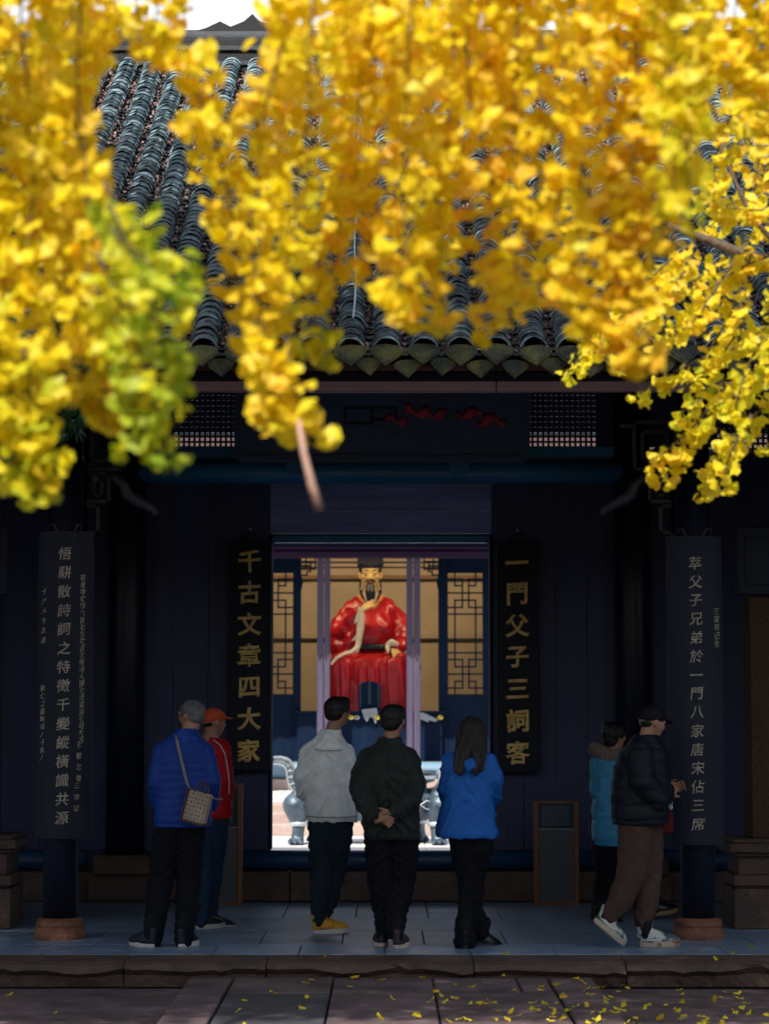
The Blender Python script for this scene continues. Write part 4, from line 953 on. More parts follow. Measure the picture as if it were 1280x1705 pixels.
# --- man in a blue quilted jacket, short grey hair, looking left
P = Person('grey-haired man in a cobalt blue quilted jacket with a bag strap over his shoulder', 295, 1570)
hips = P.z(1372); P.head(P.p(319, 1191, .02), -1.0, .0, .079, neck=P.p(312, 1228, 0))
P.leg([P.p(283, 1372), P.p(272, 1460, .03), P.p(256, 1555, 0)], (.09, .065, .045)); P.leg([P.p(318, 1372), P.p(318, 1460, .03), P.p(311, 1555, .02)], (.09, .065, .045))
P.body.chain([P.p(305, 1340), P.p(306, 1290), P.p(308, 1232)], [.10, .12, .085])
La = [P.p(274, 1252), P.p(265, 1300, -.02), P.p(267, 1330, .10), P.p(280, 1332, .24)]; Ra = [P.p(341, 1252), P.p(352, 1300, -.02), P.p(350, 1335, .12), P.p(335, 1335, .25)]
P.arm(La); P.arm(Ra); hand(P.body, La[-1], (1, .3, 0), (0, .5, 1)); hand(P.body, Ra[-1], (-1, .3, 0), (0, .5, 1))
j = MB(); j.loft([(P.z(1375), P.x(307), 0, .195, .145), (P.z(1365), P.x(307), 0, .202, .15), (P.z(1320), P.x(307), .005, .200, .145), (P.z(1270), P.x(307), .005, .202, .14), (P.z(1243), P.x(308), 0, .172, .125), (P.z(1229), P.x(310), 0, .130, .10), (P.z(1220), P.x(311), 0, .085, .08), (P.z(1213), P.x(312), .005, .075, .072)], ex=2.3)
j.chain(La, [.076, .076, .072, .06]); j.chain(Ra, [.076, .076, .072, .06]); me = voxel(j, .009, 5); displace(me, puff(.058, .0065, .4)); P.add('jacket', me, cloth('blue_quilted_nylon', (.008, .045, .27), .42, sheen=.0, bump=.15))
t = MB(); t.chain([P.p(290, 1365), P.p(282, 1395), P.p(272, 1460, .02), P.p(258, 1560, -.03)], [.125, .108, .088, .068]); t.chain([P.p(316, 1365), P.p(317, 1395), P.p(318, 1460, .02), P.p(310, 1560, -.03)], [.125, .108, .088, .068])
me = voxel(t, .010, 4); displace(me, creases(.006, seed=1)); P.add('trousers', me, blk)
nv = mat('navy_shoe', (.010, .016, .035), .6, world_co=False, bump=.1)
P.shoe(P.p(258, 1565, -.09) * 1 - Vector((0, 0, P.z(1565, -.09))), -.75, 0, nv, white_sole); P.shoe(Vector((P.x(307), -.09, 0)), .35, 0, nv, white_sole)
h = MB(); P.hell(h, (0, .18, .34), (1.06, 1.22, 1.04)); P.hell(h, (0, .62, -.05), (.86, .66, .78)); me = voxel(h, .007, 2)
P.add('hair', me, M['hairgrey'])
e = MB(); e.chain([P.hp(1.02, .2, .2), P.hp(1.05, -.1, .05), P.hp(.98, -.7, -.2)], [.004, .004, .004], n=6, m=2); e.chain([P.hp(-1.02, .2, .0), P.hp(-1.0, -.3, -.3), P.hp(-.7, -.9, -.5)], [.004, .004, .004], n=6, m=2); P.hell(e, (0, -.86, -.6), (.62, .36, .48)); P.raw('face_mask', e, mat('dark_face_mask', (.015, .015, .02), .7, bump=.05))
P.finish(); P1 = P
# shoulder bag with its strap
bx, bz = P.loc.x + P.x(328), P.z(1336, -.16); yb = P.Y - .215
bag = thing('shoulder_bag', 'beige patterned handbag with brown sides hanging on the back of the blue jacket', 'handbag', (bx, yb, bz - .13), 0)
bagm = mat('beige_bag_canvas', (.34, .27, .21), .6, sc=14, var=.08, bump=.1, world_co=False); brown = mat('brown_bag_leather', (.060, .025, .020), .45, world_co=False)
RB = Matrix.Rotation(.24, 4, 'Y') @ Matrix.Rotation(-.35, 4, 'Z')
b = MB(); b.box(-.075, .088, -.04, .04, 0, .215, b=.012, M=RB); b.build('body', bagm, bag)
b = MB(); b.box(-.088, -.0745, -.043, .043, -.003, .218, b=.004, M=RB); b.box(-.086, .09, -.042, .042, -.008, .004, b=.003, M=RB); b.build('side_gusset', brown, bag)
b = MB(); b.tube([RB @ Vector((-.03 + .06 * (1 - math.cos(a)) / 2 * 1.3, -.03, .20 + .085 * math.sin(a))) for a in [PI * i / 12 for i in range(13)]], .006, 8); b.tube([RB @ Vector((-.03 + .06 * (1 - math.cos(a)) / 2 * 1.3, .03, .20 + .075 * math.sin(a))) for a in [PI * i / 12 for i in range(13)]], .006, 8); b.build('handle', brown, bag)
b = MB()
for i in range(6):
    for k in range(7): c = RB @ Vector((-.056 + i * .026 + (.0 if k % 2 else .0), -.041, .025 + k * .028)); r = .0075 if (i + k) % 2 else .0055; b.add([c + (RB.to_3x3() @ Vector(q)) for q in ((-r, -.001, 0), (0, -.001, -r), (r, -.001, 0), (0, -.001, r))], [(0, 1, 2, 3)])
b.build('motif_print', brown, bag, kind='stuff')
off = Vector((bx, yb, bz - .13)); sp = []
for (px, py, y) in ((296, 1219, .03), (294, 1224, -.07), (296, 1232, -.125), (300, 1250, -.155), (305, 1270, -.165), (310, 1290, -.172), (314, 1304, -.185), (318, 1312, -.20)): sp.append(P1.loc + P1.p(px, py, y) - off)
R_ = []
for i, p in enumerate(sp): R_.append([p + Vector((-.010, 0, .003)), p + Vector((-.010, -.005, .003)), p + Vector((.010, -.005, -.003)), p + Vector((.010, 0, -.003))])
MB().rings(R_).build('strap', mat('taupe_strap', (.22, .18, .16), .6, world_co=False), bag)
sp2 = [P1.loc + P1.p(px, py, y) - off for (px, py, y) in ((296, 1219, .03), (303, 1226, .10), (322, 1262, .17), (345, 1310, .17), (372, 1330, .05), (362, 1330, -.12), (346, 1322, -.17))]
MB().tube(sp2, .006, 5).build('strap', bpy.data.materials['taupe_strap'], bag)

# --- man in a red track jacket and orange cap
P = Person('man in a red track jacket with white sleeve piping and an orange baseball cap', 352, 1541)
P.head(P.p(357, 1203, 0), 1.05, .0, .078, neck=P.p(352, 1232, 0)); P.body.chain([P.p(352, 1335), P.p(350, 1290), P.p(350, 1238)], [.10, .11, .085])
P.leg([P.p(347, 1360), P.p(343, 1440, .03), P.p(336, 1520, .0)], (.09, .065, .045)); P.leg([P.p(358, 1360, .02), P.p(354, 1440, .08), P.p(349, 1515, .14)], (.09, .065, .045))
Ra = [P.p(368, 1248, -.02), P.p(376, 1300, -.03), P.p(374, 1345, .05), P.p(372, 1365, .16)]; La = [P.p(330, 1248), P.p(324, 1300, .0), P.p(326, 1345, .05), P.p(330, 1362, .12)]
P.arm(Ra); P.arm(La); hand(P.body, Ra[-1], (0, .6, -1), (1, 0, 0)); hand(P.body, La[-1], (0, .6, -1), (-1, 0, 0))
j = MB(); j.loft([(P.z(1362), P.x(352), 0, .155, .135), (P.z(1355), P.x(352), 0, .165, .145), (P.z(1300), P.x(352), 0, .165, .14), (P.z(1258), P.x(350), 0, .165, .125), (P.z(1240), P.x(350), 0, .125, .095), (P.z(1228), P.x(352), 0, .072, .072)])
j.chain(La, [.08, .07, .062, .05]); j.chain(Ra, [.08, .072, .064, .05]); me = voxel(j, .009, 4); displace(me, creases(.006, seed=3)); P.add('jacket', me, cloth('red_track_jacket', (.42, .008, .012), .6))
l = MB(); l.chain([P.p(357, 1232, -.105), P.p(368, 1241, -.105), P.p(376, 1255, -.098), P.p(381.5, 1285, -.09), P.p(383.5, 1302, -.095), P.p(382, 1330, -.06), P.p(380, 1352, .0)], [.005] * 7, n=6, m=2); P.raw('sleeve_piping', l, white_sole)
t = MB(); t.chain([P.p(346, 1352), P.p(345, 1395), P.p(343, 1445, .03), P.p(336, 1528, -.02)], [.115, .10, .08, .066]); t.chain([P.p(358, 1352), P.p(358, 1395, .03), P.p(355, 1445, .08), P.p(350, 1520, .12)], [.12, .105, .085, .066])
me = voxel(t, .010, 4); displace(me, creases(.006, seed=4)); P.add('jeans', me, cloth('dark_blue_denim', (.016, .040, .085), .8))
P.shoe(Vector((P.x(330, -.02), -.05, 0)), .9, .0, nv, white_sole); P.shoe(Vector((P.x(343, .12), .10, .0)), 1.15, .12, nv, white_sole)
orange = cloth('orange_cap_cloth', (.52, .085, .030), .7)
c = MB(); P.hell(c, (0, .12, .55), (1.10, 1.26, .88)); P.hell(c, (0, .25, .30), (1.06, 1.16, .5)); me = voxel(c, .007, 2); P.add('cap', me, orange)
v = MB(); 
for q in (-.62, -.3, 0, .3, .62): v.cap(P.hp(q, -.9, .48), P.hp(q * .9, -1.95 + abs(q) * .5, .38), .011, .009, n=8)
me = voxel(v, .006, 2); P.add('visor', me, orange)
c = MB(); P.hell(c, (0, .55, -.05), (.84, .62, .5)); P.raw('hair', c, M['hairblack']); P.finish('visitors on the verandah')

# --- man in a pale grey jacket and yellow running shoes
P = Person('man in a pale grey jacket, dark trousers and bright yellow running shoes', 545, 1550)
P.head(P.p(563, 1186, 0), .75, .0, .079, neck=P.p(553, 1222, 0)); P.body.chain([P.p(550, 1335), P.p(545, 1290), P.p(546, 1235)], [.10, .12, .085])
P.leg([P.p(538, 1368), P.p(538, 1440, .03), P.p(535, 1525, 0)], (.09, .065, .045)); P.leg([P.p(562, 1368), P.p(556, 1440, .10), P.p(545, 1515, .05)], (.09, .065, .045))
La = [P.p(516, 1252), P.p(505, 1292, -.02), P.p(507, 1318, .08), P.p(524, 1322, .22)]; Ra = [P.p(576, 1252), P.p(586, 1300, -.03), P.p(592, 1330, .02), P.p(604, 1338, .12)]
P.arm(La); P.arm(Ra); hand(P.body, La[-1], (1, .3, -.2), (0, .3, 1)); hand(P.body, Ra[-1], (.8, .6, -.2), (0, -.3, 1))
j = MB(); j.loft([(P.z(1366), P.x(553), 0, .185, .140), (P.z(1357), P.x(553), 0, .196, .152), (P.z(1320), P.x(549), 0, .186, .145), (P.z(1268), P.x(546), 0, .195, .135), (P.z(1243), P.x(546), 0, .165, .115), (P.z(1230), P.x(549), 0, .112, .092), (P.z(1222), P.x(551), 0, .082, .078), (P.z(1214), P.x(553), .005, .072, .070)], ex=2.3)
j.chain(La, [.070, .068, .064, .052]); j.chain(Ra, [.070, .068, .064, .052]); me = voxel(j, .0085, 3); displace(me, creases(.0085, fx=5, fz=9, seed=5)); jm = cloth('pale_grey_cotton', (.80, .88, .87), .8); jk = P.add('jacket', me, jm)
l = MB()
for (pts) in ([(523, 1248, -.13), (545, 1250, -.145), (570, 1248, -.13)], [(508, 1357, -.10), (530, 1359, -.155), (553, 1359.5, -.162), (580, 1359, -.15), (594, 1357, -.10)]): l.tube([P.p(*q) for q in pts], .0035, 5)
P.raw('seam', l, cloth('grey_seam', (.30, .34, .34)))
t = MB(); t.chain([P.p(540, 1360), P.p(538, 1395), P.p(537, 1450, .02), P.p(534, 1500), P.p(533, 1526, 0)], [.120, .106, .088, .070, .054]); t.chain([P.p(562, 1360), P.p(563, 1395, .03), P.p(556, 1450, .08), P.p(546, 1500, .05), P.p(543, 1514, .05)], [.120, .106, .088, .068, .052])
me = voxel(t, .010, 3); displace(me, creases(.009, fz=12, seed=6)); P.add('trousers', me, cloth('dark_teal_trousers', (.012, .026, .040), .8))
yl = mat('yellow_shoe_knit', (.62, .34, .02), .6, sc=30, var=.15, bump=.3, world_co=False)
P.shoe(Vector((P.x(527), -.01, 0)), 1.35, 0, yl, white_sole, lace=mat('amber_lace', (.45, .20, .02), .6, bump=0), L=.27, w=.047, sh=.035); P.shoe(Vector((P.x(527, .1), .10, 0)), 1.3, 0, yl, white_sole, L=.26, sh=.035)
h = MB(); P.hell(h, (0, .20, .44), (1.16, 1.22, 1.02)); P.hell(h, (0, .62, -.05), (.95, .70, .80)); P.hell(h, (.0, -.45, .95), (.9, .75, .5))
me = voxel(h, .007, 2); displace(me, folds(.006, (60, 60, 40), 2)); P.add('hair', me, M['hairblack']); P.finish()

# --- man in a dark green jacket, hands clasped behind his back
P = Person('man in a dark green bomber jacket holding his hands clasped behind his back', 645, 1572, vox=.0062)
P.head(P.p(655, 1200, 0), .42, .0, .079, neck=P.p(650, 1238, 0)); P.body.chain([P.p(648, 1350), P.p(645, 1300), P.p(645, 1248)], [.10, .12, .085])
P.leg([P.p(632, 1380), P.p(634, 1460, .03), P.p(640, 1545, .05)], (.09, .065, .045)); P.leg([P.p(672, 1380), P.p(668, 1460, .04), P.p(655, 1540, -.04)], (.09, .065, .045))
La = [P.p(614, 1264, 0), P.p(600, 1304, -.06), P.p(606, 1334, -.15), P.p(624, 1356, -.225)]; Ra = [P.p(678, 1264, 0), P.p(690, 1305, -.06), P.p(684, 1332, -.15), P.p(655, 1352, -.225)]
P.arm(La); P.arm(Ra); hand(P.body, P.p(625, 1357, -.235), (.75, -.12, -.28), (.0, .85, .25), L=.175, curl=.5, side=1, thumb=.5); hand(P.body, P.p(652, 1354, -.245), (-.9, -.10, -.22), (.0, -.95, .1), L=.17, curl=.38, side=1, thumb=.55)
j = MB(); j.loft([(P.z(1388), P.x(652), 0, .190, .15), (P.z(1376), P.x(652), 0, .202, .158), (P.z(1340), P.x(648), 0, .205, .16), (P.z(1290), P.x(645), 0, .200, .15), (P.z(1264), P.x(645), 0, .188, .13), (P.z(1248), P.x(646), 0, .132, .10), (P.z(1239), P.x(647), 0, .092, .085), (P.z(1228), P.x(648), .005, .076, .074)], ex=2.3)
j.chain(La, [.080, .082, .072, .048]); j.chain(Ra, [.080, .082, .072, .048]); me = voxel(j, .0085, 3); displace(me, creases(.010, fx=5, fz=10, seed=8)); P.add('jacket', me, cloth('dark_green_nylon', (.012, .020, .018), .55, sheen=.1))
l = MB(); l.tube([P.p(645, 1262, -.128), P.p(646, 1300, -.158), P.p(648, 1345, -.166), P.p(650, 1378, -.160)], .0035, 5); P.raw('seam', l, blk)
l = MB(); l.loft([(P.z(1395), P.x(654), 0, .185, .145), (P.z(1384), P.x(653), 0, .196, .152)]); P.raw('jacket_hem', l, bpy.data.materials['dark_green_nylon'])
t = MB(); t.chain([P.p(634, 1378), P.p(634, 1410), P.p(635, 1465, .02), P.p(640, 1515, .04), P.p(641, 1546, .04)], [.122, .112, .096, .078, .058]); t.chain([P.p(668, 1378), P.p(670, 1410), P.p(668, 1465, .03), P.p(660, 1515, -.02), P.p(657, 1546, -.06)], [.125, .114, .096, .078, .058])
me = voxel(t, .010, 3); displace(me, creases(.008, seed=9)); P.add('trousers', me, blk)
grs = mat('grey_red_sneaker', (.03, .03, .036), .6, sc=30, col2=(.22, .03, .04), thr=(.55, .65), world_co=False, bump=.1); cream = mat('cream_rubber_sole', (.50, .42, .34), .6, var=.15, bump=.05, world_co=False)
P.shoe(Vector((P.x(660), -.13, .0)), .25, .0, grs, cream, sh=.035); P.shoe(Vector((P.x(637), .02, 0)), -.15, .0, grs, cream, sh=.035)
l = MB(); l.ell(P.p(657, 1540, -.05), (.05, .05, .018)); P.raw('sock', l, mat('magenta_sock', (.35, .02, .08), .8, bump=0))
h = MB(); P.hell(h, (0, .22, .40), (1.10, 1.20, 1.04)); P.hell(h, (0, .66, -.1), (.90, .66, .86)); P.hell(h, (0, -.4, .9), (.86, .8, .5)); me = voxel(h, .007, 2); displace(me, folds(.004, (60, 60, 40), 4)); P.add('hair', me, M['hairblack']); P.finish()

# --- woman in a blue jacket with long hair
P = Person('woman with long dark hair in a flared royal blue jacket and black flared trousers', 782, 1572)
P.head(P.p(786, 1219, 0), .55, .0, .074, neck=P.p(783, 1255, 0)); P.body.chain([P.p(780, 1360), P.p(778, 1310), P.p(780, 1262)], [.10, .105, .075])
P.leg([P.p(768, 1385), P.p(775, 1460, .03), P.p(775, 1555, 0)], (.085, .06, .042)); P.leg([P.p(798, 1385), P.p(789, 1460, .05), P.p(789, 1505, .08), P.p(793, 1540, .13)], (.085, .055, .036, .034))
La = [P.p(751, 1268), P.p(744, 1310, .02), P.p(752, 1340, .12), P.p(768, 1340, .22)]; Ra = [P.p(810, 1268), P.p(820, 1300, .0), P.p(818, 1325, .10), P.p(804, 1325, .22)]
P.arm(La); P.arm(Ra); hand(P.body, La[-1], (1, .3, 0), (0, .3, 1), L=.165); hand(P.body, Ra[-1], (-1, .3, 0), (0, .3, 1), L=.165)
j = MB(); j.loft([(P.z(1393), P.x(776), 0, .208, .165), (P.z(1386), P.x(776), 0, .216, .172), (P.z(1350), P.x(777), 0, .192, .155), (P.z(1310), P.x(779), 0, .165, .132), (P.z(1285), P.x(780), 0, .168, .122), (P.z(1268), P.x(781), 0, .148, .105), (P.z(1254), P.x(782), 0, .095, .08), (P.z(1246), P.x(783), 0, .07, .068)], ex=2.2)
j.chain([P.p(762, 1262, -.07), P.p(782, 1275, -.125), P.p(802, 1262, -.07)], [.032, .040, .032]); j.chain(La, [.066, .070, .064, .052]); j.chain(Ra, [.068, .074, .066, .054]); me = voxel(j, .0085, 3); displace(me, creases(.010, fx=4.5, fz=6, seed=12, tiltk=.6)); P.add('jacket', me, cloth('royal_blue_nylon', (.014, .13, .50), .5, sheen=0))
t = MB(); t.chain([P.p(770, 1378), P.p(770, 1410), P.p(776, 1460, .02), P.p(775, 1505, .01), P.p(773, 1545, 0), P.p(773, 1563, -.03)], [.11, .098, .070, .062, .074, .082]); t.chain([P.p(795, 1378), P.p(797, 1410), P.p(790, 1460, .05), P.p(788, 1505, .08), P.p(794, 1535, .12), P.p(796, 1545, .14)], [.112, .098, .070, .060, .07, .074])
me = voxel(t, .010, 3); displace(me, creases(.006, seed=13)); P.add('trousers', me, blk)
bs = mat('black_ankle_boot', (.006, .006, .008), .35, bump=.05, world_co=False)
P.shoe(Vector((P.x(772), -.10, 0)), .1, 0, bs, dark_sole, L=.25, w=.042); P.shoe(Vector((P.x(793), .12, .0)), .95, .25, bs, dark_sole, L=.25, w=.042)
h = MB(); P.hell(h, (0, .22, .35), (1.16, 1.26, 1.12)); P.hell(h, (0, .6, -.4), (1.08, .72, 1.1)); P.hell(h, (0, -.35, .85), (.9, .8, .5))
for (a, b, c_) in (((778, 1222, -.06), (770, 1255, -.10), (764, 1288, -.135)), ((790, 1222, -.06), (793, 1256, -.11), (791, 1288, -.135)), ((783, 1222, -.07), (780, 1248, -.11), (776, 1262, -.13)), ((772, 1215, -.02), (765, 1250, -.09), (759, 1282, -.125)), ((797, 1218, -.01), (801, 1252, -.07), (799, 1282, -.125))):
    h.chain([P.p(*a), P.p(*b), P.p(*c_)], [.050, .040, .020])
me = voxel(h, .007, 3)
def strands(co, no):
    out = np.array([.0045 * math.sin(140 * x + 14 * noise.noise(Vector((x * 8, y * 8, z * 3)))) + .006 * noise.noise(Vector((x * 40, y * 40, z * 4))) for x, y, z in co], 'f'); return no * out[:, None]
displace(me, strands); P.add('hair', me, M['hairbrown']); P.finish()

# --- woman in a light blue down coat with a fur hood, half hidden
P = Person('person in a light blue down coat with fur-trimmed hood, behind the man in black', 1012, 1530)
P.head(P.p(1022, 1226, 0), 1.2, .0, .074, neck=P.p(1016, 1255, 0)); P.body.chain([P.p(1015, 1370), P.p(1014, 1320), P.p(1014, 1262)], [.10, .11, .075])
P.leg([P.p(1005, 1400), P.p(1003, 1460, .0), P.p(992, 1520, -.02)], (.085, .06, .042)); P.leg([P.p(1030, 1400, .05), P.p(1055, 1455, .08), P.p(1075, 1505, .16)], (.085, .06, .042))
La = [P.p(996, 1270), P.p(995, 1320, .0), P.p(1008, 1350, .06), P.p(1030, 1352, .1)]; Ra = [P.p(1036, 1270, .05), P.p(1040, 1315, .12), P.p(1052, 1340, .16), P.p(1070, 1335, .18)]
P.arm(La); P.arm(Ra); hand(P.body, La[-1], (1, .2, 0), (0, .3, 1), L=.165); hand(P.body, Ra[-1], (1, .2, 0), (0, .3, 1), L=.165)
j = MB(); j.loft([(P.z(1406), P.x(1018), 0, .155, .15), (P.z(1396), P.x(1018), 0, .168, .162), (P.z(1350), P.x(1017), 0, .165, .155), (P.z(1318), P.x(1017), 0, .150, .14), (P.z(1285), P.x(1015), 0, .160, .14), (P.z(1265), P.x(1015), 0, .14, .115), (P.z(1252), P.x(1016), 0, .09, .085)], ex=2.2)
j.chain(La, [.078, .074, .068, .055]); j.chain(Ra, [.078, .074, .068, .055]); me = voxel(j, .009, 4); displace(me, puff(.17, .013, 1.0)); P.add('coat', me, cloth('light_blue_down_nylon', (.05, .27, .48), .5, sheen=0))
h = MB(); 
for i in range(15): a = 2 * PI * i / 15; h.ell(P.p(1012, 1254) + Vector((.115 * math.cos(a), .09 * math.sin(a), .012 * math.cos(a * 2) - .02 * math.cos(a))), (.048, .045, .045), n=10, m=7)
me = voxel(h, .008, 1); displace(me, folds(.016, (55, 55, 55), 3)); P.add('fur_trim', me, mat('beige_fur', (.30, .24, .20), .9, sc=60, var=.5, bump=1.0, bsc=160, world_co=False))
t = MB(); t.chain([P.p(1006, 1395), P.p(1004, 1460, 0), P.p(993, 1524, -.02)], [.11, .078, .064]); t.chain([P.p(1028, 1395, .04), P.p(1054, 1455, .08), P.p(1074, 1500, .16)], [.11, .08, .064])
me = voxel(t, .010, 3); displace(me, creases(.006, seed=15)); P.add('trousers', me, blk)
P.shoe(Vector((P.x(985), -.05, 0)), 1.3, .1, bs, dark_sole, L=.25); tan = mat('tan_toe_cap', (.30, .19, .09), .6, bump=.05, world_co=False)
P.shoe(Vector((P.x(1078, .2), .2, .02)), 1.45, -.15, bs, tan, L=.25)
h = MB(); P.hell(h, (0, .25, .35), (1.18, 1.26, 1.12)); P.hell(h, (0, .6, -.3), (1.0, .7, .9)); P.hell(h, (0, .9, .9), (.6, .55, .55)); me = voxel(h, .007, 2); displace(me, folds(.008, (40, 40, 30), 5)); P.add('hair', me, M['hairblack']); P.finish()

# --- man in a black down jacket and cap walking to the right
P = Person('man in black puffer jacket, black cap and brown trousers striding in pale sneakers', 1058, 1572)
P.head(P.p(1084, 1203, 0), 1.25, .18, .080, neck=P.p(1072, 1238, 0)); P.body.chain([P.p(1060, 1345), P.p(1060, 1300), P.p(1065, 1250)], [.11, .12, .085])
P.leg([P.p(1056, 1375, -.04), P.p(1046, 1460, -.06), P.p(1008, 1530, -.05)], (.09, .065, .045)); P.leg([P.p(1066, 1375, .06), P.p(1072, 1460, .06), P.p(1070, 1545, .05)], (.09, .065, .045))
La = [P.p(1062, 1255, -.14), P.p(1066, 1300, -.19), P.p(1090, 1330, -.15), P.p(1106, 1318, -.06)]; Ra = [P.p(1078, 1258, .14), P.p(1082, 1300, .18), P.p(1100, 1325, .12), P.p(1110, 1315, .02)]
P.arm(La); P.arm(Ra); hand(P.body, La[-1], (.7, .5, .3), (0, -1, .3), L=.18); hand(P.body, Ra[-1], (.7, -.4, .3), (0, 1, .3), L=.18)
j = MB(); j.loft([(P.z(1371), P.x(1062), 0, .185, .19), (P.z(1360), P.x(1062), 0, .202, .205), (P.z(1320), P.x(1063), 0, .205, .205), (P.z(1275), P.x(1066), 0, .195, .2), (P.z(1250), P.x(1070), 0, .162, .175), (P.z(1235), P.x(1072), 0, .11, .12), (P.z(1222), P.x(1074), 0, .082, .085)], ex=2.3)
j.chain(La, [.098, .094, .086, .062]); j.chain(Ra, [.098, .094, .086, .062]); me = voxel(j, .009, 4); displace(me, puff(.10, .013, .7, seed=5)); P.add('jacket', me, cloth('black_down_nylon', (.006, .010, .018), .5, sheen=0))
t = MB(); t.chain([P.p(1056, 1366, -.04), P.p(1054, 1405, -.05), P.p(1046, 1455, -.06), P.p(1026, 1500, -.06), P.p(1012, 1519, -.05)], [.135, .12, .098, .085, .062]); t.chain([P.p(1068, 1366, .05), P.p(1072, 1405, .06), P.p(1074, 1460, .06), P.p(1068, 1515, .05), P.p(1066, 1530, .05)], [.13, .118, .098, .082, .058])
me = voxel(t, .0095, 3); displace(me, creases(.0065, fx=5, fz=8, seed=19)); tr = P.add('trousers', me, cloth('brown_cargo_cotton', (.070, .044, .034), .85))
MB().box(P.x(1040), P.x(1040) + .11, -.175, -.15, P.z(1420), P.z(1385), b=.01, M=None).build('cargo_pocket', bpy.data.materials['brown_cargo_cotton'], tr) if False else None
wg = mat('white_mint_sneaker', (.42, .46, .44), .6, sc=16, col2=(.03, .09, .10), thr=(.48, .55), world_co=False, bump=.1); gum = mat('gum_rubber_sole', (.42, .36, .28), .6, sc=5, col2=(.22, .10, .04), thr=(.55, .6), bump=.05, world_co=False); lc = mat('white_lace', (.65, .65, .62), .7, bump=0)
P.shoe(Vector((P.x(1064), .03, 0)), 1.45, 0, wg, gum, lace=lc, L=.29, w=.052, sh=.038); P.shoe(Vector((P.x(984), -.06, .175)), 1.42, .72, wg, gum, lace=lc, L=.285, w=.052, sh=.038)
for q in ((1012, 1526, -.05), (1067, 1537, .05)): P.raw('sock', MB().cap(P.p(*q), P.p(q[0] - 3, q[1] + 14, q[2]), .04, .036), lc)
blackcap = cloth('black_cap_cloth', (.006, .007, .012), .7); c = MB(); P.hell(c, (0, .12, .58), (1.14, 1.28, .92)); P.hell(c, (0, .25, .28), (1.08, 1.16, .5)); me = voxel(c, .007, 2); cp = P.add('cap', me, blackcap)
v = MB()
for q in (-.62, -.3, 0, .3, .62): v.cap(P.hp(q, -.9, .52), P.hp(q * .9, -1.9 + abs(q) * .5, .30), .011, .009, n=8)
P.add('visor', voxel(v, .006, 2), blackcap); e = MB(); e.ell(P.hp(1.12, .25, .55), (.012, .008, .006), n=8, m=5); e.ell(P.hp(1.12, .0, .60), (.010, .008, .005), n=8, m=5); P.raw('logo', e, lc)
c = MB(); P.hell(c, (0, .55, -.1), (.88, .64, .55)); P.raw('hair', c, M['hairblack']); P.finish()
tb = thing('tote_bag', 'small patterned tote with red bottom edge carried in front of the man in black', 'bag', P.loc + P.p(1104, 1400, .10))
MB().box(-.05, .05, -.04, .04, .22, .36, b=.01).build('body', mat('white_black_weave', (.05, .05, .06), .7, sc=30, col2=(.55, .55, .55), thr=(.5, .56), bump=0, world_co=False), tb)
MB().box(-.05, .05, -.04, .04, .06, .214, b=.01).build('lower_body', cloth('dark_red_canvas', (.10, .01, .012)), tb)
MB().tube([(-.03, 0, .35), (-.02, 0, .42), (.02, 0, .42), (.03, 0, .35)], .006, 6).build('handle', blk, tb)
# ---------------------------------------------------------------- ginkgo and evergreen foliage
def leafmat(name, stops, trans=.55, rough=.5):
    m = bpy.data.materials.new(name); m.use_nodes = True; N = m.node_tree.nodes; L = m.node_tree.links; b = N['Principled BSDF']; out = N['Material Output']
    at_ = N.new('ShaderNodeAttribute'); at_.attribute_name = 'tint'; r = N.new('ShaderNodeValToRGB'); cr = r.color_ramp
    cr.elements[0].position = stops[0][0]; cr.elements[0].color = (*stops[0][1], 1); cr.elements[1].position = stops[-1][0]; cr.elements[1].color = (*stops[-1][1], 1)
    for p, c in stops[1:-1]: e = cr.elements.new(p); e.color = (*c, 1)
    L.new(at_.outputs['Fac'], r.inputs['Fac']); L.new(r.outputs[0], b.inputs['Base Color']); b.inputs['Roughness'].default_value = rough
    t = N.new('ShaderNodeBsdfTranslucent'); g = N.new('ShaderNodeGamma'); g.inputs[1].default_value = 1.15; L.new(r.outputs[0], g.inputs[0]); L.new(g.outputs[0], t.inputs['Color'])
    mx = N.new('ShaderNodeMixShader'); mx.inputs[0].default_value = trans; L.new(b.outputs[0], mx.inputs[1]); L.new(t.outputs[0], mx.inputs[2]); L.new(mx.outputs[0], out.inputs['Surface']); return m
M['ginkgo'] = leafmat('ginkgo_leaf', [(0, (.34, .50, .03)), (.3, (.66, .68, .03)), (.5, (.95, .84, .03)), (.78, (.98, .78, .025)), (1, (.98, .62, .05))])
M['evergreen'] = leafmat('dark_green_leaf', [(0, (.015, .06, .03)), (1, (.05, .14, .04))], .25, .4)
M['twig'] = mat('grey_brown_bark', (.10, .070, .050), .8, sc=20, var=.4, bump=.6, bsc=60)
M['pinktwig'] = mat('pale_sunlit_twig', (.42, .25, .20), .6, sc=30, var=.25, bump=.2)  # sunlight put into the colour, paler than the other twigs
M['trunk'] = mat('ginkgo_trunk_bark', (.075, .060, .050), .85, sc=8, st=(1, 1, .3), var=.45, bump=1.0, bsc=20, bst=(2, 2, .5))
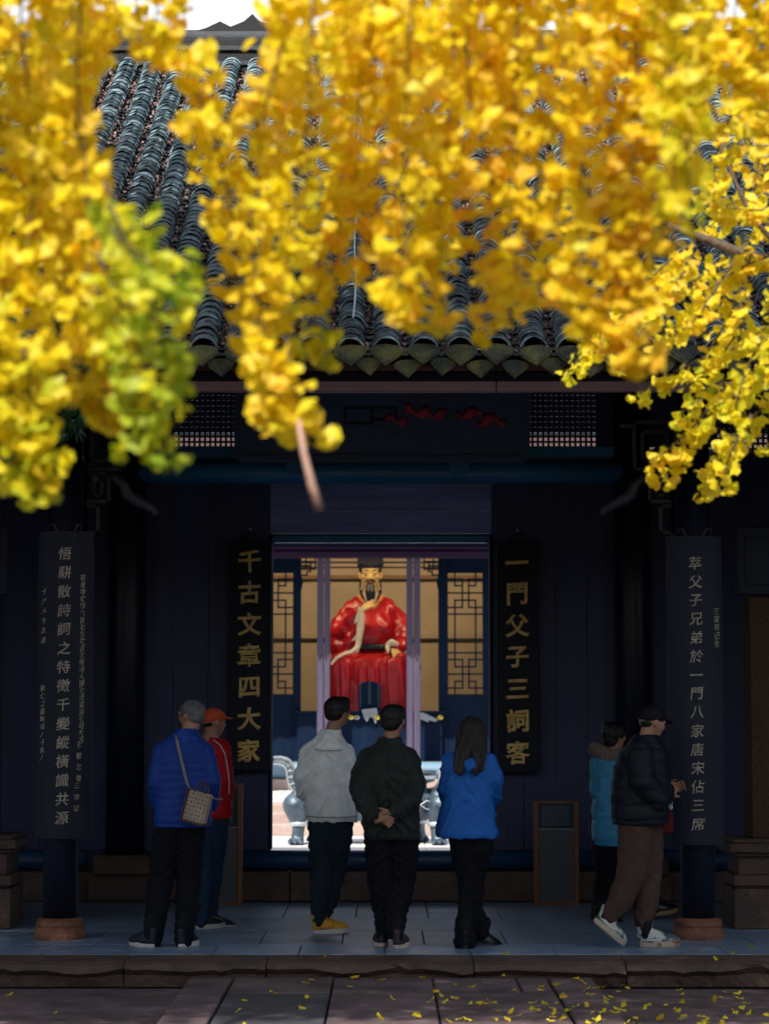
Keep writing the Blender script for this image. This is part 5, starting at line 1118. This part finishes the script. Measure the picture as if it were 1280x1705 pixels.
def ginkgo_geo(k):
    r = random.Random(k); V = [(-.012, 0, 0), (.012, 0, 0)]; n = 9; A = math.radians(r.uniform(56, 72)); cup = r.uniform(-.25, .35); notch = r.uniform(.05, .3)
    for j in range(n):
        a = -A + 2 * A * j / (n - 1); rad = (1 - .10 * abs(j - 4) / 4) * (1 + r.uniform(-.05, .05)) - (notch if j == 4 else 0); x, y = rad * math.sin(a), rad * math.cos(a) * .92 + .04
        V.append((x, y, cup * x * x + .12 * math.sin(j * 1.9 + k) * rad + r.uniform(-.02, .02)))
    Fs = [(0, 2 + j, 3 + j) if j < 4 else (1, 2 + j, 3 + j) for j in range(n - 1)] + [(0, 6, 1)]
    p = len(V); V += [(-.018, .02, 0), (.018, .02, 0), (.010, -.75, .12), (-.010, -.75, .12)]; Fs += [(p, p + 1, p + 2, p + 3)]
    return V, Fs
def ever_geo(k):
    r = random.Random(k); V = [(0, 0, 0)]; Fs = []
    for j, a in enumerate((-1.25, -.7, -.2, .25, .75, 1.25)):
        L = (1 - .32 * abs(a)) * r.uniform(.9, 1.1); w = .13; d = (math.sin(a), math.cos(a)); q = (math.cos(a), -math.sin(a)); n = len(V)
        V += [(d[0]*L*.45 + q[0]*w, d[1]*L*.45 + q[1]*w, .03), (d[0]*L, d[1]*L, -.12), (d[0]*L*.45 - q[0]*w, d[1]*L*.45 - q[1]*w, .03)]; Fs.append((0, n, n+1, n+2))
    return V, Fs
def rot_to(y, nrm):
    y = Vector(y).normalized(); z = Vector(nrm); z = (z - y * z.dot(y)); z = z.normalized() if z.length > 1e-4 else y.orthogonal().normalized(); x = y.cross(z); return Matrix((x, y, z)).transposed()
class Tree:
    def __init__(s, geo, m, size): s.L = []; s.T = []; s.geo = [geo(k) for k in range(6)]; s.m = m; s.size = size; s.br = MB(); s.nseg = []
    def leaf(s, p, d, tint, big=1.0):
        """blade base at p, blade growing along d"""
        d = Vector(d).normalized(); n = Vector((random.gauss(0, 1), random.gauss(-.5, 1), random.gauss(.5, .9))); R = rot_to(d, n); s.L.append((p, R, s.size * big * random.uniform(.72, 1.12), random.randrange(6), min(1, max(0, tint + random.gauss(0, .13)))))
    def spur(s, p, tint, n=None, reach=.036, big=1.0, droop=.75):
        for _ in range(n or random.randint(4, 7)):
            d = Vector((random.gauss(0, 1), random.gauss(0, 1), random.gauss(0, .6) - droop)).normalized(); s.leaf(Vector(p) + d * reach * random.uniform(.6, 1.15), d + Vector((0, 0, -.35)), tint, big)
    def strand(s, P, tint0, tint1, step=.040, r=.0035, spread=.016, name='branch', n=None, big=1.0, bare=None):
        P = [Vector(p) for p in P]; pts = []
        for i in range(len(P) - 1):
            m = max(2, int((P[i+1] - P[i]).length / .04))
            for k in range(m): pts.append(P[i].lerp(P[i+1], k / m))
        pts.append(P[-1])
        for _ in range(4): pts = [pts[0]] + [(pts[i-1] + pts[i] * 2 + pts[i+1]) / 4 for i in range(1, len(pts) - 1)] + [pts[-1]]
        ph = random.uniform(0, 9); pts = [p + Vector((noise.noise(Vector((ph, i * .22, 0))), noise.noise(Vector((ph, 3, i * .22))), 0)) * .022 for i, p in enumerate(pts)]
        s.nseg.append((MB().tube(pts, [r * (1.15 - .6 * i / len(pts)) for i in range(len(pts))], 6), name))
        acc = 0; tot = sum((pts[i+1] - pts[i]).length for i in range(len(pts) - 1)); run = 0
        for i in range(len(pts) - 1):
            l = (pts[i+1] - pts[i]).length; acc += l; run += l
            while acc > step:
                acc -= step; q = pts[i] + Vector((random.gauss(0, spread), random.gauss(0, spread), random.gauss(0, spread * .5))); s.spur(q, tint0 + (tint1 - tint0) * run / tot, n, big=big)
        if bare is None: s.spur(pts[-1], tint1, 6, big=big)
    def build(s, root, key, nparts=300):
        bm_count = 0
        for mb, name in s.nseg: mb.build(name, M['pinktwig'] if name == 'bare_twig' else M['twig'], root, True)
        cand = sorted(range(len(s.L)), key=lambda i: -key(s.L[i])); top = cand[:nparts]; rest = cand[nparts:]
        bins = {}
        for i in top:
            p, R, sc_, k, t = s.L[i]; kk = (k, round(t * 7)); 
            if kk not in bins:
                me = bpy.data.meshes.new('leaf'); me.from_pydata(s.geo[k][0], [], s.geo[k][1]); me.materials.append(s.m); a = me.attributes.new('tint', 'FLOAT', 'POINT'); a.data.foreach_set('value', [kk[1] / 7] * len(me.vertices)); me.polygons.foreach_set('use_smooth', [True] * len(me.polygons)); bins[kk] = me
            o = link('leaf', bins[kk], root); o.matrix_local = Matrix.Translation(p) @ (R * sc_).to_4x4()
        for k in range(6):
            ids = [i for i in rest if s.L[i][3] == k]
            if not ids: continue
            B = np.array(s.geo[k][0]); Rm = np.array([np.array(s.L[i][1]) * s.L[i][2] for i in ids]); Pm = np.array([tuple(s.L[i][0]) for i in ids]); V = np.einsum('vj,nij->nvi', B, Rm) + Pm[:, None, :]
            me = fast_mesh('foliage', V.reshape(-1, 3), s.geo[k][1], len(B), len(ids), [s.m], smooth=True)
            a = me.attributes.new('tint', 'FLOAT', 'POINT'); a.data.foreach_set('value', np.repeat([s.L[i][4] for i in ids], len(B)).astype('f')); s.fm = getattr(s, 'fm', []) + [me]
        # one foliage part: join the six leaf shapes
        Vs, base, Fl = [], 0, []; me = bpy.data.meshes.new('foliage'); co = []; lv = []; ls = []; lt = []; tv_ = []; nv_ = nl = 0
        for f in s.fm:
            c = np.empty(len(f.vertices) * 3, 'f'); f.vertices.foreach_get('co', c); co.append(c); l = np.empty(len(f.loops), 'i'); f.loops.foreach_get('vertex_index', l); lv.append(l + nv_)
            a = np.empty(len(f.polygons), 'i'); f.polygons.foreach_get('loop_start', a); ls.append(a + nl); b = np.empty(len(f.polygons), 'i'); f.polygons.foreach_get('loop_total', b); lt.append(b); t = np.empty(len(f.vertices), 'f'); f.attributes['tint'].data.foreach_get('value', t); tv_.append(t); nv_ += len(f.vertices); nl += len(f.loops); bpy.data.meshes.remove(f)
        me.vertices.add(nv_); me.vertices.foreach_set('co', np.concatenate(co)); me.loops.add(nl); me.loops.foreach_set('vertex_index', np.concatenate(lv)); ls = np.concatenate(ls); me.polygons.add(len(ls)); me.polygons.foreach_set('loop_start', ls); me.polygons.foreach_set('loop_total', np.concatenate(lt)); me.polygons.foreach_set('use_smooth', np.ones(len(ls), bool)); me.materials.append(s.m); me.update(calc_edges=True)
        a = me.attributes.new('tint', 'FLOAT', 'POINT'); a.data.foreach_set('value', np.concatenate(tv_)); link('foliage', me, root, kind='stuff')
        print('leaves', len(s.L))
def rp(pts, Y): return [at(x, y, Y + i * .03) for i, (x, y) in enumerate(pts)]

# near ginkgo: hanging twigs in front of the roof
near = thing('ginkgo_tree', 'large golden ginkgo with blurred leaves hanging close to the viewer over the roof', 'ginkgo tree', (0, 0, 0))
T = Tree(ginkgo_geo, M['ginkgo'], .043)
tip = {-25: 700, 15: 790, 62: 800, 100: 640, 140: 655, 150: 540}
Y0 = 5.7
for x, t_ in tip.items(): T.strand(rp([(x - 30, -160), (x - 10, t_ * .4), (x, t_)], Y0 + random.uniform(-.35, .3)), .76, .55 if x < 70 else .74)
for pts, a, b in (([(110, -100), (130, 120), (145, 330), (185, 480), (205, 580)], .75, .6),
                  ([(60, -100), (95, 200), (130, 420), (185, 540), (220, 640)], .75, .55),
                  ([(20, 100), (70, 330), (110, 480), (165, 560), (180, 680)], .72, .75),
                  ([(170, 300), (215, 385), (262, 430), (315, 428)], .25, .0), ([(180, 340), (235, 410), (275, 480), (268, 560)], .25, .1), ([(180, 340), (225, 420), (255, 520), (285, 600), (285, 660)], .3, .08), ([(190, 380), (240, 440), (300, 465)], .2, .05),
                  ([(170, 420), (215, 520), (245, 610), (262, 700), (268, 750)], .35, .05), ([(150, 470), (205, 570), (235, 660), (225, 720)], .45, .15), ([(150, 480), (185, 570), (200, 640), (190, 680)], .7, .6),
                  ([(30, 560), (45, 680), (60, 750), (62, 805)], .6, .22), ([(-20, 500), (20, 640), (40, 700), (75, 755)], .68, .45),
                  ([(200, -120), (185, 0), (180, 75)], .75, .7), ([(150, -60), (215, 50), (290, 85), (335, 120)], .72, .75), ([(280, -120), (262, -20), (255, 70)], .75, .72),
                  ([(330, 75), (322, 140), (318, 200)], .75, .7), ([(330, 150), (360, 230), (375, 310), (385, 380), (420, 500), (440, 600)], .72, .72),
                  ([(470, 60), (420, 130), (375, 190), (362, 270), (368, 350)], .75, .72),
                  ([(500, -120), (455, 160), (420, 300), (415, 420), (440, 560), (470, 650)], .78, .75),
                  ([(500, -120), (465, 120), (460, 330), (450, 470), (455, 590), (475, 670), (498, 716)], .78, .7),
                  ([(520, 380), (500, 480), (520, 540), (545, 575)], .55, .42), ([(545, -120), (520, 60), (500, 250), (500, 440)], .75, .6)):
    T.strand(rp(pts, Y0 + random.uniform(-.3, .25) - (.6 if a < .46 else 0)), a + (.1 if a < .46 else 0), b + (.12 if a < .46 else 0), **({'step': .052} if a < .46 else {}))
for x, t_ in ((560, 470), (596, 300), (630, 460), (664, 500), (700, 520), (738, 515), (765, 330), (800, 270), (822, 540), (850, 500), (890, 470), (925, 480), (965, 520), (1005, 560), (1042, 575), (1070, 590), (1100, 380)):
    T.strand(rp([(x + 25, -160), (x + 12, t_ * .35), (x + random.uniform(-12, 12), t_ * .7), (x, t_)], Y0 + random.uniform(-.4, .35)), .76, .78 if x < 1040 else .85)
for x, t_ in ((1120, 320), (1150, 345)): T.strand(rp([(x, -140), (x, t_ * .5), (x, t_)], 5.2), .70, .52)
for x, t_ in ((1185, 200), (1225, 150), (1262, 140), (1300, 170)): T.strand(rp([(x, -140), (x, t_ * .5), (x, t_)], 6.0), .72, .7)
for x, t_ in ((1345, 190), (1400, 260), (1460, 150), (1540, 300), (1620, 180), (-80, 620), (-140, 520), (-210, 640)): T.strand(rp([(x, -140), (x, t_ * .5), (x, t_)], 5.9), .74, .74)
# a second, deeper layer
xs = [-10, 40, 85, 130, 465, 520, 575, 625, 675, 725, 850, 900, 950, 1000, 1050, 1100, 1150, 1200, 1245, 1290]
for x in xs[::2] + [1150, 1290, 85, 720]:
    lim = 560 if x < 140 else (430 if x < 800 else 460 if x < 1060 else 260)
    T.strand(rp([(x + 20, -150), (x, lim * .5), (x + random.uniform(-20, 20), lim * random.uniform(.75, 1.0))], Y0 + random.uniform(.9, 1.7)), .72, .74, step=.05)
for x in (170, 215, 262, 540, 600, 680, 760, 840, 930, 1010, 1090): T.strand(rp([(x, -190), (x + 5, -60), (x + random.uniform(-15, 15), 30 if x < 320 else 120)], Y0 + random.uniform(.2, .8)), .75, .7)
# the bare twig under the central spray
T.nseg.append((MB().tube([at(497, 700, 5.5), at(506, 755, 5.48), at(518, 805, 5.48), at(532, 850, 5.48)], [.006, .0085, .010, .011], 8), 'bare_twig'))
T.strand(rp([(470, 560), (485, 640), (505, 690), (520, 712)], 5.5), .74, .76, step=.03, spread=.012)
T.strand(rp([(455, 600), (450, 650), (478, 700)], 5.55), .72, .74, step=.04)
# limbs overhead, out of the frame, and the trunk to the left
TX, TYY = -3.4, 5.6
trk = MB(); trk.tube([(TX, TYY, GZ - .1), (TX + .02, TYY, .3), (TX + .05, TYY - .03, 1.6), (TX + .15, TYY - .05, 3.4), (TX + .2, TYY, 5.4), (TX + .1, TYY + .1, 7.6)], [.42, .33, .28, .24, .17, .08], 18); trk.build('trunk', M['trunk'], near, True)
for P_, r0 in (([(TX + .13, TYY, 3.2), (-2.4, 5.2, 3.55), (-1.2, 4.9, 3.75), (.2, 4.8, 3.8), (1.6, 4.9, 3.7)], .09), ([(TX + .15, TYY, 3.6), (-2.2, 6.2, 4.0), (-.8, 6.3, 4.2), (.9, 6.2, 4.2), (2.4, 6.3, 4.0)], .08), ([(TX + .2, TYY, 4.6), (-2.6, 4.6, 5.2), (-1.6, 3.2, 5.5)], .06), ([(TX + .2, TYY, 5.2), (-4.4, 5.2, 5.8), (-5.6, 5.0, 6.1)], .06), ([(TX + .2, TYY, 4.9), (-3.0, 7.2, 5.6), (-2.4, 8.8, 6.0)], .06)):
    T.nseg.append((MB().tube(P_, [r0 * (1 - .7 * i / len(P_)) for i in range(len(P_))], 10), 'limb'))
    for i in range(len(P_) - 1):
        for k in range(2):
            q = Vector(P_[i]).lerp(Vector(P_[i+1]), random.random()); top_ = q + Vector((random.gauss(0, .4), random.gauss(0, .4), random.uniform(.2, .7))); 
            if (top_.z - CAMZ) / max(top_.y, .5) > .36: T.strand([q, q.lerp(top_, .6) + Vector((0, 0, .08)), top_], .7, .7, step=.06, n=5)
near_root = near; T.build(near, lambda l: (lambda p: (-(l[0].y) if 0 < p[0] < 1280 and 0 < p[1] < 850 else -99))(proj(l[0])))

# second ginkgo, further off on the right
far = thing('ginkgo_tree', 'ginkgo with small sharp yellow leaves drooping at the right over the eave', 'ginkgo tree', (0, 0, 0))
T = Tree(ginkgo_geo, M['ginkgo'], .044); Yf = 9.5
for pts, a, b in (([(1380, 60), (1280, 130), (1230, 220), (1190, 300)], .7, .6), ([(1380, 180), (1290, 260), (1230, 330), (1180, 380)], .7, .6), ([(1400, 330), (1300, 350), (1220, 350), (1160, 330)], .65, .6),
                  ([(1230, 150), (1200, 230), (1185, 330)], .7, .6), ([(1290, 120), (1270, 240), (1255, 330)], .7, .65),
                  ([(1280, 425), (1210, 455), (1160, 500), (1120, 560)], .66, .5), ([(1250, 420), (1230, 480), (1210, 540), (1180, 585)], .66, .55), ([(1300, 440), (1290, 520), (1270, 600)], .62, .5),
                  ([(1160, 400), (1100, 440), (1060, 500), (1020, 540), (975, 560)], .66, .6), ([(1130, 420), (1080, 500), (1020, 560), (970, 590), (948, 618)], .6, .42), ([(1150, 440), (1115, 500), (1060, 560), (1040, 600)], .66, .5),
                  ([(1330, 500), (1260, 560), (1180, 590), (1120, 620), (1068, 655)], .55, .42), ([(1340, 560), (1280, 620), (1200, 640), (1130, 690)], .5, .4), ([(1230, 650), (1175, 690), (1135, 740), (1105, 795)], .48, .6),
                  ([(1180, 680), (1140, 720), (1095, 765)], .45, .6), ([(1330, 600), (1270, 680), (1215, 740), (1175, 790), (1170, 815)], .45, .62), ([(1250, 690), (1215, 760), (1200, 800)], .42, .55), ([(1340, 640), (1310, 700), (1282, 740)], .4, .4),
                  ([(1200, 470), (1150, 540), (1090, 570)], .66, .55), ([(1240, 520), (1200, 600), (1150, 640)], .6, .45), ([(1290, 360), (1240, 410), (1200, 440), (1150, 470)], .68, .6), ([(1270, 560), (1240, 620), (1225, 680)], .55, .42)):
    T.strand(rp(pts, Yf + random.uniform(-.5, .5)), a + .10, b + .10, step=.042, r=.005, n=5)
for pts, r0 in (([(1620, 620), (1450, 520), (1330, 448), (1230, 420), (1160, 392), (1112, 375)], .035), ([(1330, 448), (1250, 360), (1205, 260), (1190, 180)], .012), ([(1230, 420), (1205, 460), (1190, 520)], .009), ([(1450, 520), (1380, 540), (1300, 600), (1240, 650)], .014)):
    Pq = rp(pts, Yf); T.nseg.append((MB().tube(Pq, [r0 * (1 - .75 * i / len(Pq)) for i in range(len(Pq))], 10), 'limb'))
bq = at(1620, 620, Yf); tx = bq.x + .9
trk = MB(); trk.tube([(tx + .1, Yf, GZ - .1), (tx + .05, Yf, .4), (tx, Yf, 2.0), (tx - .05, Yf + .05, 4.5), (tx, Yf + .1, 7.5)], [.36, .27, .23, .17, .06], 16); trk.build('trunk', M['trunk'], far, True)
T.nseg.append((MB().tube([(tx - .02, Yf, 2.3), (tx - .4, Yf, 2.6), tuple(bq)], [.07, .055, .036], 10), 'limb'))
for z in (3.4, 4.2, 5.0, 5.8, 6.6):
    for k in range(5):
        a = random.uniform(0, 6.28); q = Vector((tx - .02, Yf, z)); e = q + Vector((math.cos(a), math.sin(a), .45)) * random.uniform(.9, 1.7)
        px_, py_ = proj(e)
        if py_ < -20 or px_ > 1330: T.strand([q, q.lerp(e, .5) + Vector((0, 0, .1)), e], .65, .6, step=.07, n=6)
T.build(far, lambda l: (lambda p: (-(l[0].y) if 0 < p[0] < 1280 and 0 < p[1] < 850 else -99))(proj(l[0])))

# dark evergreen at the left edge, between the ginkgo and the hall
ev = thing('evergreen_tree', 'dark green tree with lobed leaves in shade at the left, behind the yellow leaves', 'tree', (0, 0, 0)); Ye = 12.2
T = Tree(ever_geo, M['evergreen'], .105)
for pts in ([(-60, 420), (40, 480), (110, 540), (150, 590)], [(-60, 480), (30, 560), (100, 620), (160, 680)], [(-80, 540), (0, 600), (60, 660), (120, 700)], [(-60, 600), (-10, 650), (20, 700), (15, 740)], [(60, 500), (120, 590), (170, 640), (205, 670)], [(-90, 380), (10, 440), (90, 500)], [(-60, 560), (50, 600), (90, 650), (100, 700)]):
    T.strand(rp(pts, Ye + random.uniform(-.3, .4)), .3, .7, step=.09, r=.008, spread=.05, n=5)
Tx = at(-330, 600, Ye).x
for q in ([(-60, 420), (-190, 480), (-330, 600)], [(-60, 540), (-200, 600), (-330, 700)]): P_ = rp(q, Ye); T.nseg.append((MB().tube(P_, [.02, .035, .05], 8), 'limb'))
for k in range(26):
    z = random.uniform(3.0, 6.5); a = random.uniform(1.8, 4.6); q = Vector((Tx, Ye, z)); e = q + Vector((math.cos(a) , math.sin(a), .2)) * random.uniform(.8, 1.8); T.strand([q, q.lerp(e, .5) + Vector((0, 0, .15)), e], .3, .6, step=.14, r=.012, spread=.08, n=5)
trk = MB(); trk.tube([(Tx, Ye, GZ - .1), (Tx, Ye, .3), (Tx + .03, Ye, 3), (Tx, Ye + .05, 6.6), (Tx + .1, Ye, 12)], [.34, .26, .21, .17, .07], 14); trk.build('trunk', M['trunk'], ev, True)
# its unseen high crown, enlarged and shaped to shade the forecourt and gate front
def crown_in(p):
    zb = max(CAMZ + .325 * p.y + .35, 4.3 + (9.7 - p.y) * 1.11)
    return p.z > zb
CN = []; rr = random.Random(3)
clumps = [Vector((rr.uniform(-7.5, 3.2), rr.uniform(5.0, 12.6), rr.uniform(4.5, 14.5))) for _ in range(640)]
clumps = [c for c in clumps if crown_in(c - Vector((0, 0, .2))) and not (c.z > 11 and rr.random() < .35)]
for c in clumps:
    for k in range(230): 
        v = Vector((rr.gauss(0, .5), rr.gauss(0, .5), rr.gauss(0, .33))) + c
        if crown_in(v): CN.append(v)
nn = len(CN); C_ = np.array([tuple(v) for v in CN]); g1 = rng.normal(size=(nn, 3)); g1 /= np.linalg.norm(g1, axis=1)[:, None]; g2 = np.cross(g1, rng.normal(size=(nn, 3))); g2 /= np.linalg.norm(g2, axis=1)[:, None]
sz_ = rng.uniform(.06, .10, nn)[:, None]; VV = np.stack([C_ - g1 * sz_, C_ + g2 * sz_ * .5, C_ + g1 * sz_, C_ - g2 * sz_ * .5], axis=1).reshape(-1, 3)
me = fast_mesh('crown', VV, [(0, 1, 2, 3)], 4, nn, [M['evergreen']]); a = me.attributes.new('tint', 'FLOAT', 'POINT'); a.data.foreach_set('value', np.repeat(rng.uniform(0, 1, nn), 4).astype('f')); link('crown', me, ev, kind='stuff'); print('crown', nn)
for c in clumps[::6]:
    h0 = Vector((Tx + .05, Ye + .03, max(3.5, min(c.z - 1.2, 11)))); T.nseg.append((MB().tube([h0, h0.lerp(c, .5) + Vector((0, 0, .15)), c], [.07, .045, .015], 7), 'limb')) if crown_in(h0.lerp(c, .35) + Vector((0, 0, .1))) else None
T.build(ev, lambda l: 1.0 if proj(l[0])[0] > 0 else 0, 260)

# ---------------------------------------------------------------- fallen ginkgo leaves
fl = []
r = random.Random(5)
def onground(x, y):
    if y > 15.33: return .004
    return GZ + .056 if -1.27 < x < 1.35 else GZ - .004
spots = []
while len(spots) < 150:
    px = r.uniform(360, 1290) if r.random() < .93 else r.uniform(0, 400); py = r.uniform(1622, 1712)
    dens = min(1, max(.10, (px - 420) / 640)) * (.55 + .45 * (py - 1610) / 90)
    if px < 360: dens = .3
    if r.random() > dens: continue
    if 780 < px < 1280 and r.random() < .35: px, py = px + r.uniform(-8, 8), 1690 + r.uniform(-25, 10)
    Y = (CAMZ - GZ - .03) * F / (py - 1190); 
    if Y > 15.28: continue
    spots.append(((px - 640) / F * Y, Y))
for px, py in ((705, 1582), (838, 1583), (1240, 1573), (1210, 1586), (545, 1590), (1190, 1596)):
    Y = CAMZ * F / (py - 1190); spots.append(((px - 640) / F * Y, max(Y, 15.45)))
gm = []
for k in range(6):
    V, Fs = ginkgo_geo(k)
    for tt in (.5, .68, .85):
        me = bpy.data.meshes.new('fallen_leaf'); me.from_pydata(V, [], Fs); me.materials.append(M['ginkgo']); a = me.attributes.new('tint', 'FLOAT', 'POINT'); a.data.foreach_set('value', [tt] * len(V)); gm.append(me)
for x, y in spots:
    o = link('fallen_leaf', r.choice(gm), loc=(x, y, onground(x, y) + .012), rot=(r.gauss(0, .35), r.gauss(0, .35), r.uniform(0, 6.28))); s_ = r.uniform(.026, .042); o.scale = (s_, s_, s_)
    up_ = y > 15.33
    o['label'] = 'single yellow ginkgo leaf lying on the stone edge of the verandah' if up_ else 'single fallen yellow ginkgo leaf lying on the paving before the verandah'; o['category'] = 'leaf'; o['group'] = 'fallen leaves on the verandah edge' if up_ else 'fallen leaves on the forecourt'
